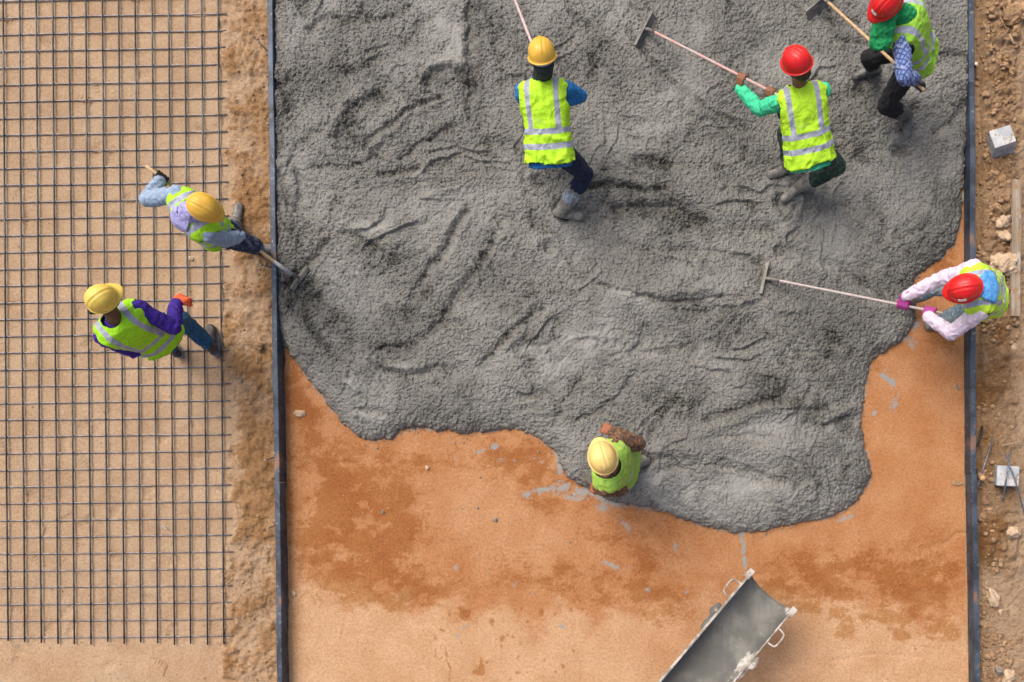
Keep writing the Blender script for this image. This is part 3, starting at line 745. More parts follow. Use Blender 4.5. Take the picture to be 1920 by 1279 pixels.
steel_form(L_IN, ya + 0.002, YT, -1, "blue-grey steel channel form along the left edge of the pour, topmost length", -0.002)
steel_form(L_IN, yb + 0.002, ya - 0.002, -1, "middle length of the left steel form, crossed by the wooden-shafted rake", 0.0)
steel_form(L_IN, YB, yb - 0.002, -1, "bottom length of the left steel form, with bare orange earth on its right", 0.0015)
yc = P(0, 155, FH).y; yd = P(0, 889, FH).y
steel_form(R_IN, yc + 0.002, YT, 1, "short upper right length of steel form beside the worker with the green scarf", -0.003)
steel_form(R_IN, yd + 0.002, yc - 0.002, 1, "long right-hand steel form crossed by the worker in pink sleeves", 0.0)
steel_form(R_IN, YB, yd - 0.002, 1, "lower right length of steel form with rusty scuffed top, below the wooden peg", 0.007)

# steel pins through the left form
for (x0, y0, x1, y1, lab) in ((485, 79, 503, 100, "highest steel pin on the left form, beside the top of the rebar mat"),
                              (489, 497, 513, 504, "steel pin under the rake handle of the worker leaning over the left form"),
                              (498, 863, 514, 858, "steel pin on the left form just above the green-tinged joint"),
                              (503, 991, 516, 985, "lowest steel pin on the left form, beside dry sandy soil")):
    root = thing("form_pin", P(x1, y1, 0.06), lab, "steel pin", "steel pins of the left form")
    bm = bmesh.new()
    a, b = P(x0, y0, 0.13), P(x1 + 2, y1, 0.11)
    tube(bm, [b, a.lerp(b, 0.5) + Vector((0, 0, 0.004)), a], 0.0055, 8)
    link_mesh("rod", bm_to_mesh(bm, "rod"), bar_mat("pin_steel", (0.05, 0.05, 0.055), (0.10, 0.10, 0.11), (0.12, 0.07, 0.04)), root)
    bm = bmesh.new(); d = (a - b).normalized(); tube(bm, [a, a + d * 0.006], 0.0085, 10)
    link_mesh("pin_head", bm_to_mesh(bm, "pin_head"), cloth("pale_metal", (0.55, 0.53, 0.5), 0.5), root)

# ------------------------------------------------------------------ concrete blocks, peg, rods, plank, rocks on the right bank
def block_mat():
    t = NT("cast_block")
    c = t.mix(t.ramp(t.noise(9, 6), 0.4, 0.62), (0.34, 0.36, 0.38), (0.50, 0.50, 0.49))
    c = t.mix(t.ramp(t.noise(22, 5, 0.65), 0.55, 0.66, 0, 0.85), c, (0.22, 0.15, 0.09))
    return t.out(c, 0.85, t.bump(t.noise(60, 5), 0.4, 0.006))
M_BLOCK = block_mat()
def cast_block(c, size, rotz, tilt, label):
    """c: centre of the top face"""
    R = Matrix.Rotation(rotz, 3, 'Z') @ Matrix.Rotation(tilt[0], 3, 'X') @ Matrix.Rotation(tilt[1], 3, 'Y')
    bm = bmesh.new()
    box(bm, Vector((0, 0, -size[2] / 2)), size, None, 0.008)
    bmesh.ops.subdivide_edges(bm, edges=bm.edges, cuts=3, use_grid_fill=True)
    for v in bm.verts:
        n = mnoise.noise_vector(v.co * 14 + c * 3); v.co += n * 0.004
        k = 1 + 0.10 * (-v.co.z / size[2]); v.co.x *= k; v.co.y *= k
    me = bm_to_mesh(bm, "block"); me.transform(R.to_4x4())
    o = bpy.data.objects.new("concrete_block", me); me.materials.append(M_BLOCK); COL.objects.link(o)
    o.location = c
    tag(o, label, "concrete block", "cast concrete blocks on the bank")
cast_block(P(1880, 256, 0.23), (0.185, 0.17, 0.32), math.radians(14), (math.radians(-14), math.radians(-10)), "white speckled concrete block leaning in brown soil right of the green-scarfed worker")
cast_block(P(1890, 893, 0.20), (0.185, 0.175, 0.28), math.radians(-3), (0, math.radians(-13)), "pale concrete block with three thin steel rods over it, beside the wooden peg")

def rod(name, pts, r, mat, label, cat, group=None, rad=None):
    bm = bmesh.new()
    base = pts[0].copy(); base.z = 0
    tube(bm, [p - base for p in pts], rad if rad else r, 8)
    o = link_mesh(name, bm_to_mesh(bm, name), mat)
    o.location = base
    return tag(o, label, cat, group)
M_ROD = bar_mat("loose_rod", (0.12, 0.13, 0.16), (0.22, 0.23, 0.27), (0.16, 0.11, 0.08))
rod("steel_rod", [P(1862, 822, 0.12), P(1833, 912, 0.16)], 0.0075, M_ROD, "steel rod lying slantwise left of the pale block with the peg against it", "steel rod", "loose steel rods by the pale block")
rod("steel_rod", [P(1884, 850, 0.215), P(1903, 898, 0.235), P(1921, 965, 0.24)], 0.007, M_ROD, "longer steel rod crossing the pale concrete block down to the picture edge", "steel rod", "loose steel rods by the pale block")
rod("steel_rod", [P(1895, 848, 0.235), P(1887, 898, 0.25), P(1880, 941, 0.22)], 0.008, M_ROD, "short steel rod lying upright in the picture across the pale concrete block", "steel rod", "loose steel rods by the pale block")
rod("steel_stake", [P(1842, 800, 0.10), P(1838, 818, 0.12), P(1832, 838, 0.15)], 0.011, bar_mat("stake_black", (0.015, 0.015, 0.017), (0.04, 0.04, 0.045), (0.05, 0.03, 0.02)), "short black stake driven in beside the right form above the wooden peg", "steel stake")
rod("twig", [P(1872, 836, 0.09), P(1895, 833, 0.13), P(1925, 824, 0.14)], 0.005, cloth("twig_wood", (0.38, 0.27, 0.16)), "thin pale twig lying above the pale concrete block", "twig", rad=[0.003, 0.005, 0.006])
# wooden peg
root = thing("wooden_peg", P(1836, 888, 0.0), "round wooden peg with pale cut end wedged between right form and pale block", "wooden peg")
bm = bmesh.new(); a, b = P(1833, 886, 0.02), P(1843, 897, 0.22); tube(bm, [a, a.lerp(b, .5), b], [0.027, 0.026, 0.025], 14)
link_mesh("peg_shaft", bm_to_mesh(bm, "p"), cloth("bark_wood", (0.24, 0.16, 0.09), 0.9, 0.4, None, 60), root)
bm = bmesh.new(); tube(bm, [b, b + (b - a).normalized() * 0.004], [0.024, 0.022], 14)
link_mesh("cut_end", bm_to_mesh(bm, "p"), cloth("cut_wood", (0.62, 0.34, 0.15), 0.8, 0.25, None, 90), root)
# second peg: pale round end near the top
root = thing("wooden_peg", P(1829, 120, 0.0), "small pale-topped round peg standing against the top of the right form", "wooden peg")
bm = bmesh.new(); a, b = P(1828, 124, 0.02), P(1831, 120, 0.17); tube(bm, [a, b], 0.017, 12)
link_mesh("peg_shaft", bm_to_mesh(bm, "p"), cloth("bark_wood", (0.24, 0.16, 0.09)), root)
bm = bmesh.new(); tube(bm, [b, b + Vector((0, 0, .004))], [0.0165, 0.015], 12)
link_mesh("cut_end", bm_to_mesh(bm, "p"), cloth("pale_cut_wood", (0.62, 0.55, 0.45)), root)
# plank
def plank_mat():
    t = NT("weathered_plank")
    mp = t.n("ShaderNodeMapping"); mp.inputs['Scale'].default_value = (40, 3, 40); t.l(t.co(), mp.inputs[0])
    g = t.noise(1.0, 5, 0.6, mp.outputs[0])
    c = t.mix(t.ramp(g, 0.3, 0.7), (0.20, 0.15, 0.10), (0.40, 0.33, 0.25))
    c = t.mix(t.ramp(t.noise(9, 5, 0.6), 0.48, 0.62), c, (0.33, 0.21, 0.11))
    c = t.mix(t.ramp(t.noise(5, 4, 0.6), 0.56, 0.66), c, (0.44, 0.42, 0.38))
    return t.out(c, 0.9, t.bump(g, 0.5, 0.006))
bm = bmesh.new(); box(bm, Vector((0, 0, 0)), (0.085, 1.20, 0.035), None, 0.004)
bmesh.ops.subdivide_edges(bm, edges=[e for e in bm.edges if e.calc_length() > 0.5], cuts=12)
for v in bm.verts: v.co.x += 0.006 * math.sin(v.co.y * 4) + 0.002 * mnoise.noise(v.co * 20); v.co.z += 0.004 * mnoise.noise(v.co * 9)
o = link_mesh("timber_plank", bm_to_mesh(bm, "plank"), plank_mat(), smooth=False)
o.location = P(1904, 466, 0.125); o.rotation_euler = (math.radians(1), math.radians(9), math.radians(0.5))
tag(o, "weathered timber plank half buried in soil behind the right-hand worker", "plank")

def rock_mat(name, c1, c2):
    t = NT(name)
    c = t.mix(t.ramp(t.noise(11, 6, 0.6), 0.35, 0.65), c1, c2)
    c = t.mix(t.ramp(t.noise(60, 3), 0.55, 0.72, 0, 0.5), c, tuple(min(1, x * 1.5) for x in c2))
    return t.out(c, 0.93, t.bump(t.noise(30, 6, 0.7), 0.8, 0.015))
M_ROCKS = {"tan": rock_mat("tan_clod", (0.27, 0.16, 0.08), (0.42, 0.27, 0.14)), "pale": rock_mat("pale_stone", (0.44, 0.31, 0.19), (0.60, 0.45, 0.30)),
           "cement": rock_mat("cement_bit", (0.17, 0.165, 0.145), (0.26, 0.25, 0.225)), "grey": rock_mat("grey_stone", (0.20, 0.17, 0.14), (0.32, 0.28, 0.23))}
def rock_bm(bm, c, size, seed, sub=3, rough=0.35):
    r = bmesh.ops.create_icosphere(bm, subdivisions=sub, radius=1)
    M3 = Matrix.Rotation(seed * 2.399, 3, 'Z') @ Matrix.Rotation(seed * 1.1, 3, 'X')
    sv = Vector((seed * 3.7, seed * 1.3, seed * 7.1))
    for v in r['verts']:
        d = v.co.normalized()
        f = 1 + rough * mnoise.noise(d * 1.4 + sv) + rough * 0.5 * mnoise.noise(d * 3.3 + sv) + rough * 0.3 * mnoise.noise(d * 8 + sv)
        # chop flats
        for k in range(5):
            nrm = Vector((math.sin(seed * 3 + k * 2.1), math.cos(seed * 5 + k * 1.7), math.sin(seed + k * 4.3))).normalized()
            q = d.dot(nrm)
            if q > 0.62: f *= 1 - 0.55 * (q - 0.62)
        p = d * f
        v.co = Vector((p.x * size[0], p.y * size[1], p.z * size[2])) + c
ROCKS = [  # px, py, h, rx, ry, rz (m), kind, label
    (1907, 28, .10, .125, .11, .09, "tan", "big tan clod at the top right corner of the picture"),
    (1903, 62, .10, .05, .04, .035, "tan", "small tan clod below the big one in the top right corner"),
    (1887, 112, .10, .04, .03, .03, "tan", "upper of the three round clods stacked above the speckled block"),
    (1884, 126, .10, .030, .026, .026, "tan", "smallest round clod left of a pair above the speckled block"),
    (1898, 135, .10, .038, .034, .03, "tan", "lower round clod of the cluster above the speckled block"),
    (1893, 188, .08, .035, .028, .025, "tan", "flat clod between the round cluster and the speckled block"),
    (1878, 337, .09, .04, .03, .03, "tan", "angular clod a little below the speckled block"),
    (1870, 393, .12, .055, .045, .04, "tan", "brown clod at the head of the row left of the plank"),
    (1876, 420, .12, .070, .050, .05, "pale", "rounded sandy rock beside the middle of the plank, second in the row"),
    (1880, 445, .12, .068, .050, .05, "pale", "sharp-edged pale rock against the plank, just above the largest rock"),
    (1880, 494, .13, .135, .115, .09, "pale", "largest rock, a rough pale boulder beside the plank behind the red-hatted worker"),
    (1896, 560, .10, .045, .04, .04, "tan", "round tan clod near the lower end of the plank"),
    (1888, 570, .09, .03, .03, .03, "tan", "little clod touching the round one near the plank's lower end"),
    (1900, 652, .05, .04, .03, .03, "pale", "pale chip of stone below the plank at the picture edge"),
    (1840, 971, .06, .045, .035, .03, "tan", "tan clod touching the lower right form under the wooden peg"),
    (1896, 998, .07, .060, .060, .05, "pale", "round cream stone at the right edge below the pale block"),
    (1861, 1121, .05, .085, .055, .05, "pale", "smooth oblong pale stone lying alone beside the scuffed form"),
    (1874, 1148, .02, .025, .030, .02, "pale", "pebble just below the oblong pale stone"),
    (1848, 1175, .02, .03, .045, .02, "tan", "half buried tan clod beside the lower right form"),
    (1862, 1196, .03, .03, .03, .03, "tan", "rounded clod above the roots in the lower right corner"),
    (1890, 1270, .05, .085, .055, .05, "pale", "large pale stone in the bottom right corner"),
    (1872, 1258, .04, .045, .035, .035, "grey", "grey stone next to the large pale one in the bottom right corner"),
    (486, 650, .03, .042, .034, .035, "tan", "round tan clod between the rebar mat and the left form"),
    (452, 714, .02, .022, .02, .02, "grey", "small dark clod below the round one by the rebar mat"),
    (562, 776, .01, .055, .035, .02, "pale", "flat pale lump in the orange bed below the lower left tip of the pour"),
    (550, 1114, .01, .028, .026, .018, "pale", "small yellowish stone close to the lower left form"),
    (801, 878, .01, .022, .018, .015, "pale", "light pebble alone on the orange bed below the pour"),
    (928, 975, .015, .020, .020, .018, "grey", "dark round pebble in the middle of the orange bed"),
    (718, 961, .012, .018, .014, .014, "grey", "dark pebble on the damp left part of the bed"),
    (1795, 906, .012, .050, .030, .016, "tan", "scattered crumb of earth in the bed beside the lower right form joint"),
    (1796, 727, .012, .022, .018, .014, "grey", "grey pebble in the bed beside the long right form"),
    (358, 485, .02, .026, .020, .018, "pale", "pale chip on the rebar mat beneath the leaning worker"),
]
ROCKN = []
for i, (px, py, h, a, b, c, kind, lab) in enumerate(ROCKS):
    bm = bmesh.new(); rock_bm(bm, Vector((0, 0, 0)), (a, b, c), i * 0.77 + 1, 4 if a > 0.05 else 3, 0.45 if kind != "pale" else 0.38)
    big = a >= 0.03
    nm = "rock" if big else "pebble"
    o = link_mesh(nm, bm_to_mesh(bm, nm), M_ROCKS[kind], smooth=(kind == "pale" and a < .1))
    o.location = P(px, py, h * 0.75)
    o.rotation_euler.z = i * 1.3
    tag(o, lab, nm, "loose rocks and clods on the earth")
    ROCKN.append(o)
# crumbs too many to count
def crumbs():
    bm = bmesh.new(); r2 = random.Random(21)
    for i in range(1500):
        u = r2.random()
        if u < 0.62:
            px = 1838 + abs(r2.gauss(0, 1)) * 36; py = r2.choice([r2.uniform(-60, 620), r2.uniform(-60, 620), r2.uniform(600, 1290), r2.uniform(1190, 1290)])
            s = 0.005 + abs(r2.gauss(0, 1)) * 0.0085; h = 0.045 + 0.05 * (py < 620)
            if px > 1950: continue
            if 1894 < px < 1914 and 335 < py < 590: continue
        elif u < 0.85:
            px = r2.uniform(440, 504); py = r2.uniform(-40, 1290); s = 0.003 + abs(r2.gauss(0, 1)) * 0.0045; h = 0.012
        else:
            px = r2.uniform(0, 440); py = r2.uniform(-40, 1290); s = 0.002 + abs(r2.gauss(0, 1)) * 0.003; h = 0.0
        s = min(s, 0.03)
        x, y = P(px, py, h).x, P(px, py, h).y
        # sit on the ground
        z = GZ(x, y)
        c0 = Vector((x, y, z + s * 0.3))
        n0 = len(bm.verts)
        r = bmesh.ops.create_icosphere(bm, subdivisions=1 if s < 0.012 else 2, radius=1)
        sv = Vector((i * 1.7, i * .3, i * 2.9))
        sx, sy, sz = s * r2.uniform(.7, 1.4), s * r2.uniform(.7, 1.3), s * r2.uniform(.5, .9)
        for v in r['verts']:
            f = 1 + 0.5 * mnoise.noise(v.co * 1.6 + sv)
            v.co = Vector((v.co.x * f * sx, v.co.y * f * sy, v.co.z * f * sz)) + c0
    o = link_mesh("loose_crumbs", bm_to_mesh(bm, "crumbs"), rock_mat("soil_crumb", (0.24, 0.14, 0.07), (0.42, 0.27, 0.15)), smooth=True)
    tag(o, "loose crumbs of earth strewn over the bank and beside the forms", kind='stuff')
gm = bpy.data.objects["ground"]
from mathutils.bvhtree import BVHTree
_gx = None
def GZ(x, y):
    r = gm.ray_cast(Vector((x, y, 2)), Vector((0, 0, -1)))
    return r[1].z if r[0] else 0.0
bpy.context.view_layer.update()
for o in ROCKN:
    z = GZ(o.location.x, o.location.y)
    o.location.z = z + (max(v.co.z for v in o.data.vertices)) * 0.30
crumbs()
# bits of concrete thrown off the edge of the pour
def splatter():
    bm = bmesh.new(); r2 = random.Random(77)
    pts = EDGE[10:-25]
    for i in range(420):
        x, y = pts[r2.randrange(len(pts))]; dd = abs(r2.gauss(0, 1)) * 13
        a = r2.uniform(0, 6.28); x += math.cos(a) * dd; y += math.sin(a) * dd
        if i % 7 == 0: x, y = r2.uniform(860, 1260), r2.uniform(860, 1120)
        if zc(x, y) > 0.01: continue
        s = min(0.012, 0.0028 + abs(r2.gauss(0, 1)) * 0.0035)
        p = P(x, y); c0 = Vector((p.x, p.y, GZ(p.x, p.y) + s * 0.25))
        r = bmesh.ops.create_icosphere(bm, subdivisions=1, radius=1)
        for v in r['verts']:
            v.co = v.co * (s * (1 + 0.4 * mnoise.noise(v.co * 1.5 + Vector((i, 0, 0))))) + c0
    o = link_mesh("concrete_splatter", bm_to_mesh(bm, "splatter"), M_ROCKS["cement"], smooth=True)
    tag(o, "small bits of grey concrete scattered on the orange earth along the pour's edge", kind='stuff')
splatter()
# roots on the bank
M_ROOT = cloth("root_wood", (0.36, 0.25, 0.14), 0.9, 0.3)
for pts, r, lab in (([(1898, 58, .16), (1906, 74, .17), (1917, 82, .15)], .012, "thick pale root stub on the bank below the big corner clod"),
                    ([(1878, 30, .12), (1890, 45, .15), (1903, 52, .16)], .005, "thin root left of the big corner clod"),
                    ([(1893, 25, .15), (1888, 8, .17), (1893, -6, .15)], .006, "root reaching up to the top edge beside the big corner clod"),
                    ([(1905, 140, .10), (1908, 125, .12), (1911, 115, .10)], .004, "fine straw standing by the round clods above the speckled block"),
                    ([(1867, 1195, .05), (1872, 1212, .07), (1869, 1232, .05)], .004, "curled root strand above the stones in the bottom right corner"),
                    ([(1859, 1205, .05), (1864, 1222, .06), (1872, 1230, .04)], .003, "second thinner root strand crossing the curled one at bottom right")):
    w = [P(*p) for p in pts]
    for q in w: q.z = max(q.z * 0.6, GZ(q.x, q.y) + 0.012)
    rod("root", w, r, M_ROOT, lab, "root", "roots on the bank", rad=[r, r * 0.9, r * 0.6])
# scraps on the sand
bm = bmesh.new(); c0 = P(308, 990, 0.012)
vs = [bm.verts.new(Vector(p)) for p in ((-.03, .012, .002), (-.005, .02, .012), (.02, -.002, .004), (.034, -.02, .002), (.0, -.006, .006), (-.012, .004, .003))]
bm.faces.new(vs); bmesh.ops.solidify(bm, geom=bm.faces[:], thickness=0.0015)
o = link_mesh("paper_scrap", bm_to_mesh(bm, "paper"), cloth("white_paper", (0.75, 0.72, 0.66)), smooth=False); o.location = c0
tag(o, "torn scrap of white paper lying in a rebar square near the bottom", "scrap")
rod("straw", [P(306, 1268, .006), P(309, 1257, .010), P(312, 1246, .006)], .0022, cloth("dry_straw", (0.33, 0.16, 0.07)), "thin brown straw on the bare sand below the rebar mat", "straw")

# ------------------------------------------------------------------ chute
def chute():
    root = thing("concrete_chute", P(1448, 1108, 0.0), "grey half-round steel chute reaching in from the bottom edge, splashed with white cement", "chute")
    O = P(1449, 1107, 0.62)
    far = P(1449 - 0.64 * 330, 1107 + 0.77 * 330, 0.90)
    Yv = (far - O).normalized()
    Xv = Vector((0, 0, 1)).cross(Yv).normalized() * -1      # to the picture's right-up? fixed below
    if Xv.dot(Vector((1, -1, 0))) < 0: Xv = -Xv
    Zv = Xv.cross(Yv)
    if Zv.z < 0: Zv = -Zv
    def W(x, y, z): return O + Xv * x + Yv * y + Zv * z
    R = 0.225; dep = 0.165; L = 2.6; th = 0.008
    t = NT("chute_steel")
    x, y, z = sep(t, t.co('Object'))
    c = t.mix(t.ramp(t.noise(4, 6, 0.6), 0.38, 0.64), (0.105, 0.103, 0.089), (0.180, 0.176, 0.152))
    mp = t.n("ShaderNodeMapping"); mp.inputs['Rotation'].default_value = (0, 0, math.radians(39)); mp.inputs['Scale'].default_value = (14, 2.0, 8); t.l(t.co(), mp.inputs[0])
    c = t.mix(t.ramp(t.noise(1, 5, 0.6, mp.outputs[0]), 0.45, 0.7, 0, .6), c, (0.10, 0.095, 0.088))
    c = t.mix(t.ramp(t.noise(30, 4, 0.6), 0.66, 0.74, 0, .6), c, (0.33, 0.32, 0.28))
    sp = t.ramp(t.math('ADD', t.attr("splash"), t.math('MULTIPLY_ADD', t.noise(16, 6, 0.7), 1.4, -0.7)), 0.35, 0.6)
    c = t.mix(sp, c, t.mix(t.ramp(t.noise(26, 5), .35, .65), (0.36, 0.33, 0.28), (0.60, 0.57, 0.51)))
    m_in = t.out(c, 0.75, t.bump(t.noise(50, 5), 0.35, 0.006))
    t = NT("chute_rim_paint")
    c = t.mix(t.ramp(t.noise(9, 6, 0.65), 0.42, 0.6), (0.26, 0.225, 0.18), (0.54, 0.49, 0.42))
    c = t.mix(t.ramp(t.noise(14, 5, 0.65), 0.58, 0.68, 0, .8), c, (0.26, 0.16, 0.10))
    m_rim = t.out(c, 0.7, t.bump(t.noise(40, 5), 0.5, 0.008))
    # trough: thick curved sheet, ends cut so its mouth is an arc
    bm = bmesh.new(); n = 40; ny = 60
    lay = []
    for k, off in enumerate((0.0, th)):
        g = []
        for j in range(ny + 1):
            row = []
            for i in range(n + 1):
                a = math.pi * i / n
                xx = -math.cos(a) * (R + off); zz = -math.sin(a) * (dep + off)
                yy = j / ny * L + (0.022 * math.sin(a) if j == 0 else 0)
                row.append(bm.verts.new(W(xx, yy, zz)))
            g.append(row)
        lay.append(g)
    for k in (0, 1):
        g = lay[k]
        for j in range(ny):
            for i in range(n):
                f = (g[j][i], g[j][i + 1], g[j + 1][i + 1], g[j + 1][i])
                bm.faces.new(f if k == 0 else tuple(reversed(f)))
    for j in range(ny):
        for i in (0, n):
            bm.faces.new((lay[0][j][i], lay[0][j + 1][i], lay[1][j + 1][i], lay[1][j][i]))
    for j in (0, ny):
        for i in range(n):
            bm.faces.new((lay[0][j][i], lay[0][j][i + 1], lay[1][j][i + 1], lay[1][j][i]))
    bmesh.ops.recalc_face_normals(bm, faces=bm.faces)
    me = bm_to_mesh(bm, "trough")
    vals = []
    for v in me.vertices:
        q = v.co - O; xx, yy = q.dot(Xv), q.dot(Yv)
        s = 0.60 * math.exp(-((xx - .215) / .040) ** 2) * (math.exp(-((yy - .60) / .16) ** 2) + 0.9 * math.exp(-((yy - .01) / .05) ** 2) + .25)
        s += 0.5 * math.exp(-((xx + .215) / .02) ** 2)
        vals.append(s)
    at = me.attributes.new("splash", 'FLOAT', 'POINT'); at.data.foreach_set("value", vals)
    link_mesh("trough", me, m_in, root)
    Rm = Matrix((Xv, Yv, Zv)).transposed()
    for s in (-1, 1):
        bm = bmesh.new()
        box(bm, W(s * (R + 0.006), L / 2 + .01, 0.004), (0.020 if s < 0 else 0.012, L, 0.022), Rm, 0.003)
        r = link_mesh("rim", bm_to_mesh(bm, "rim"), m_rim, root, smooth=False)
        # end hook
        bm = bmesh.new()
        box(bm, W(s * (R + 0.012), 0.03, 0.012), (0.05, 0.085, 0.010), Rm, 0.003)
        box(bm, W(s * (R + 0.034), 0.045, -0.012), (0.008, 0.055, 0.045), Rm, 0.002)
        link_mesh("end_hook", bm_to_mesh(bm, "hook"), m_rim, root, smooth=False)
        # grab handle, a bent rod
        bm = bmesh.new(); y0 = 0.14 if s < 0 else 0.205
        xs = s * (R + 0.01); xo = s * (R + 0.092)
        pts = [W(xs, y0, 0), W(xo - s * .02, y0 + .004, .0), W(xo, y0 + .022, 0), W(xo, y0 + .125, 0), W(xo - s * .02, y0 + .145, 0), W(xs, y0 + .15, 0)]
        tube(bm, smooth_curve(pts), 0.0085, 10)
        link_mesh("handle", bm_to_mesh(bm, "handle"), m_rim, root)
        # hinge lug with a bolt
        bm = bmesh.new(); y1 = 0.44 if s < 0 else 0.56
        c0 = W(s * (R + 0.035), y1, -0.008)
        ball(bm, c0, (0.038, 0.07, 0.020), Rm)
        ball(bm, W(s * (R + 0.020), y1 + .10, -0.02), (0.026, 0.10, 0.018), Rm)
        me = remesh(bm, 0.008, 2, 0.006, 22, s * 5)
        lug = link_mesh("hinge_lug", me, m_rim if s > 0 else m_in, root)
        bm = bmesh.new(); tube(bm, [c0 + Zv * 0.012, c0 + Zv * 0.032], [0.018, 0.016], 6)
        link_mesh("bolt", bm_to_mesh(bm, "bolt"), m_rim, lug, smooth=False)
def smooth_curve(pts, n=2):
    out = pts
    for _ in range(n):
        q = [out[0]]
        for a, b in zip(out[:-1], out[1:]): q += [a.lerp(b, .25), a.lerp(b, .75)]
        out = q + [out[-1]]
    return out
chute()

# ------------------------------------------------------------------ rakes
M_BLADE = None
def blade_mat(name, c1, c2):
    t = NT(name)
    c = t.mix(t.ramp(t.noise(12, 6, 0.65), 0.4, 0.62), c1, c2)
    return t.out(c, 0.65, t.bump(t.noise(60, 4), 0.4, 0.005), 0.1)
def handle_mat(name, c1, c2, cem):
    t = NT(name)
    c = t.mix(t.ramp(t.noise(25, 5, 0.6), 0.3, 0.7), c1, c2)
    c = t.mix(t.ramp(t.noise(10, 6, 0.65), cem, cem + 0.14, 0, .85), c, (0.40, 0.38, 0.34))
    return t.out(c, 0.6, t.bump(t.noise(80, 4), 0.3, 0.003))
class Rake:
    def __init__(self, label, b, e, blade, r=0.0135, c1=(0.4, 0.25, 0.12), c2=(0.5, 0.33, 0.18), cem=0.5, ferrule=None, bl_len=None, tiltw=0.10, bcol=((0.10, 0.095, 0.085), (0.20, 0.19, 0.17))):
        self.b = P(*b); self.e = P(*e)
        zb = self.b
        root = thing("concrete_rake", Vector((zb.x, zb.y, max(0, zb.z - 0.06))), label, "rake", "long-handled concrete rakes")
        d = (self.e - self.b).normalized(); self.d = d; self.L = (self.e - self.b).length
        # slightly uneven shaft
        pts = [self.b + d * (self.L * k / 8) for k in range(9)]
        bm = bmesh.new(); tube(bm, pts, [r * (1 + 0.04 * math.sin(k * 2.2)) for k in range(9)], 12)
        hm = handle_mat("handle_" + root.name, c1, c2, cem)
        link_mesh("handle", bm_to_mesh(bm, "handle"), hm, root)
        p0, p1 = P(*blade[0]), P(*blade[1])
        u = (p1 - p0); bl = u.length; u.normalize()
        n = d.cross(u).normalized()            # blade height direction, roughly perpendicular to the shaft
        if n.z > 0: n = -n
        f = u.cross(n).normalized()
        c = (p0 + p1) / 2
        Rm = Matrix((u, n, f)).transposed()
        bm = bmesh.new(); box(bm, c + n * (tiltw * 0.35), (bl, tiltw, 0.007), Rm, 0.002)
        bmesh.ops.subdivide_edges(bm, edges=bm.edges, cuts=2, use_grid_fill=True)
        # folded top lip
        box(bm, c - n * (tiltw * 0.13) + f * 0.010, (bl * 0.995, 0.007, 0.028), Rm, 0.002)
        bm_ = blade_mat("blade_" + root.name, *bcol)
        bo = link_mesh("blade", bm_to_mesh(bm, "blade"), bm_, root, smooth=False)
        bm = bmesh.new(); tube(bm, [c, c.lerp(self.b, .5) + d * .01, self.b + d * 0.10], [0.012, 0.015, r * 1.25], 12)
        link_mesh("socket", bm_to_mesh(bm, "socket"), bm_, root)
        self.root = root
    def at(self, px, py):
        best = None
        for k in range(0, 401):
            p = self.b.lerp(self.e, k / 400)
            s = H / (H - p.z)
            x = p.x * s * S + NX; y = NY - p.y * s * S
            e = (x - px) ** 2 + (y - py) ** 2
            if best is None or e < best[0]: best = (e, p)
        return best[1]

# ------------------------------------------------------------------ people
def solve_h(px, py, c, L, lo, hi, upper=True):
    best = None
    for k in range(0, 601):
        h = lo + (hi - lo) * k / 600
        p = P(px, py, h)
        e = abs((p - c).length - L) + (0.0 if not upper else -0.00002 * k)
        if best is None or e < best[0] - (0 if upper else 1e-9): best = (e, p)
    return best[1]
def ik(a, c, l1, l2, pole):
    d = c - a; L = d.length
    mx = (l1 + l2) * 0.995
    if L > mx:
        s = L / mx
        l1 *= s; l2 *= s
    L = max(L, abs(l1 - l2) + 0.01)
    dn = d.normalized()
    x = (l1 * l1 - l2 * l2 + L * L) / (2 * L)
    hgt = math.sqrt(max(0, l1 * l1 - x * x))
    p = pole - dn * pole.dot(dn)
    p.normalize()
    return a + dn * x + p * hgt

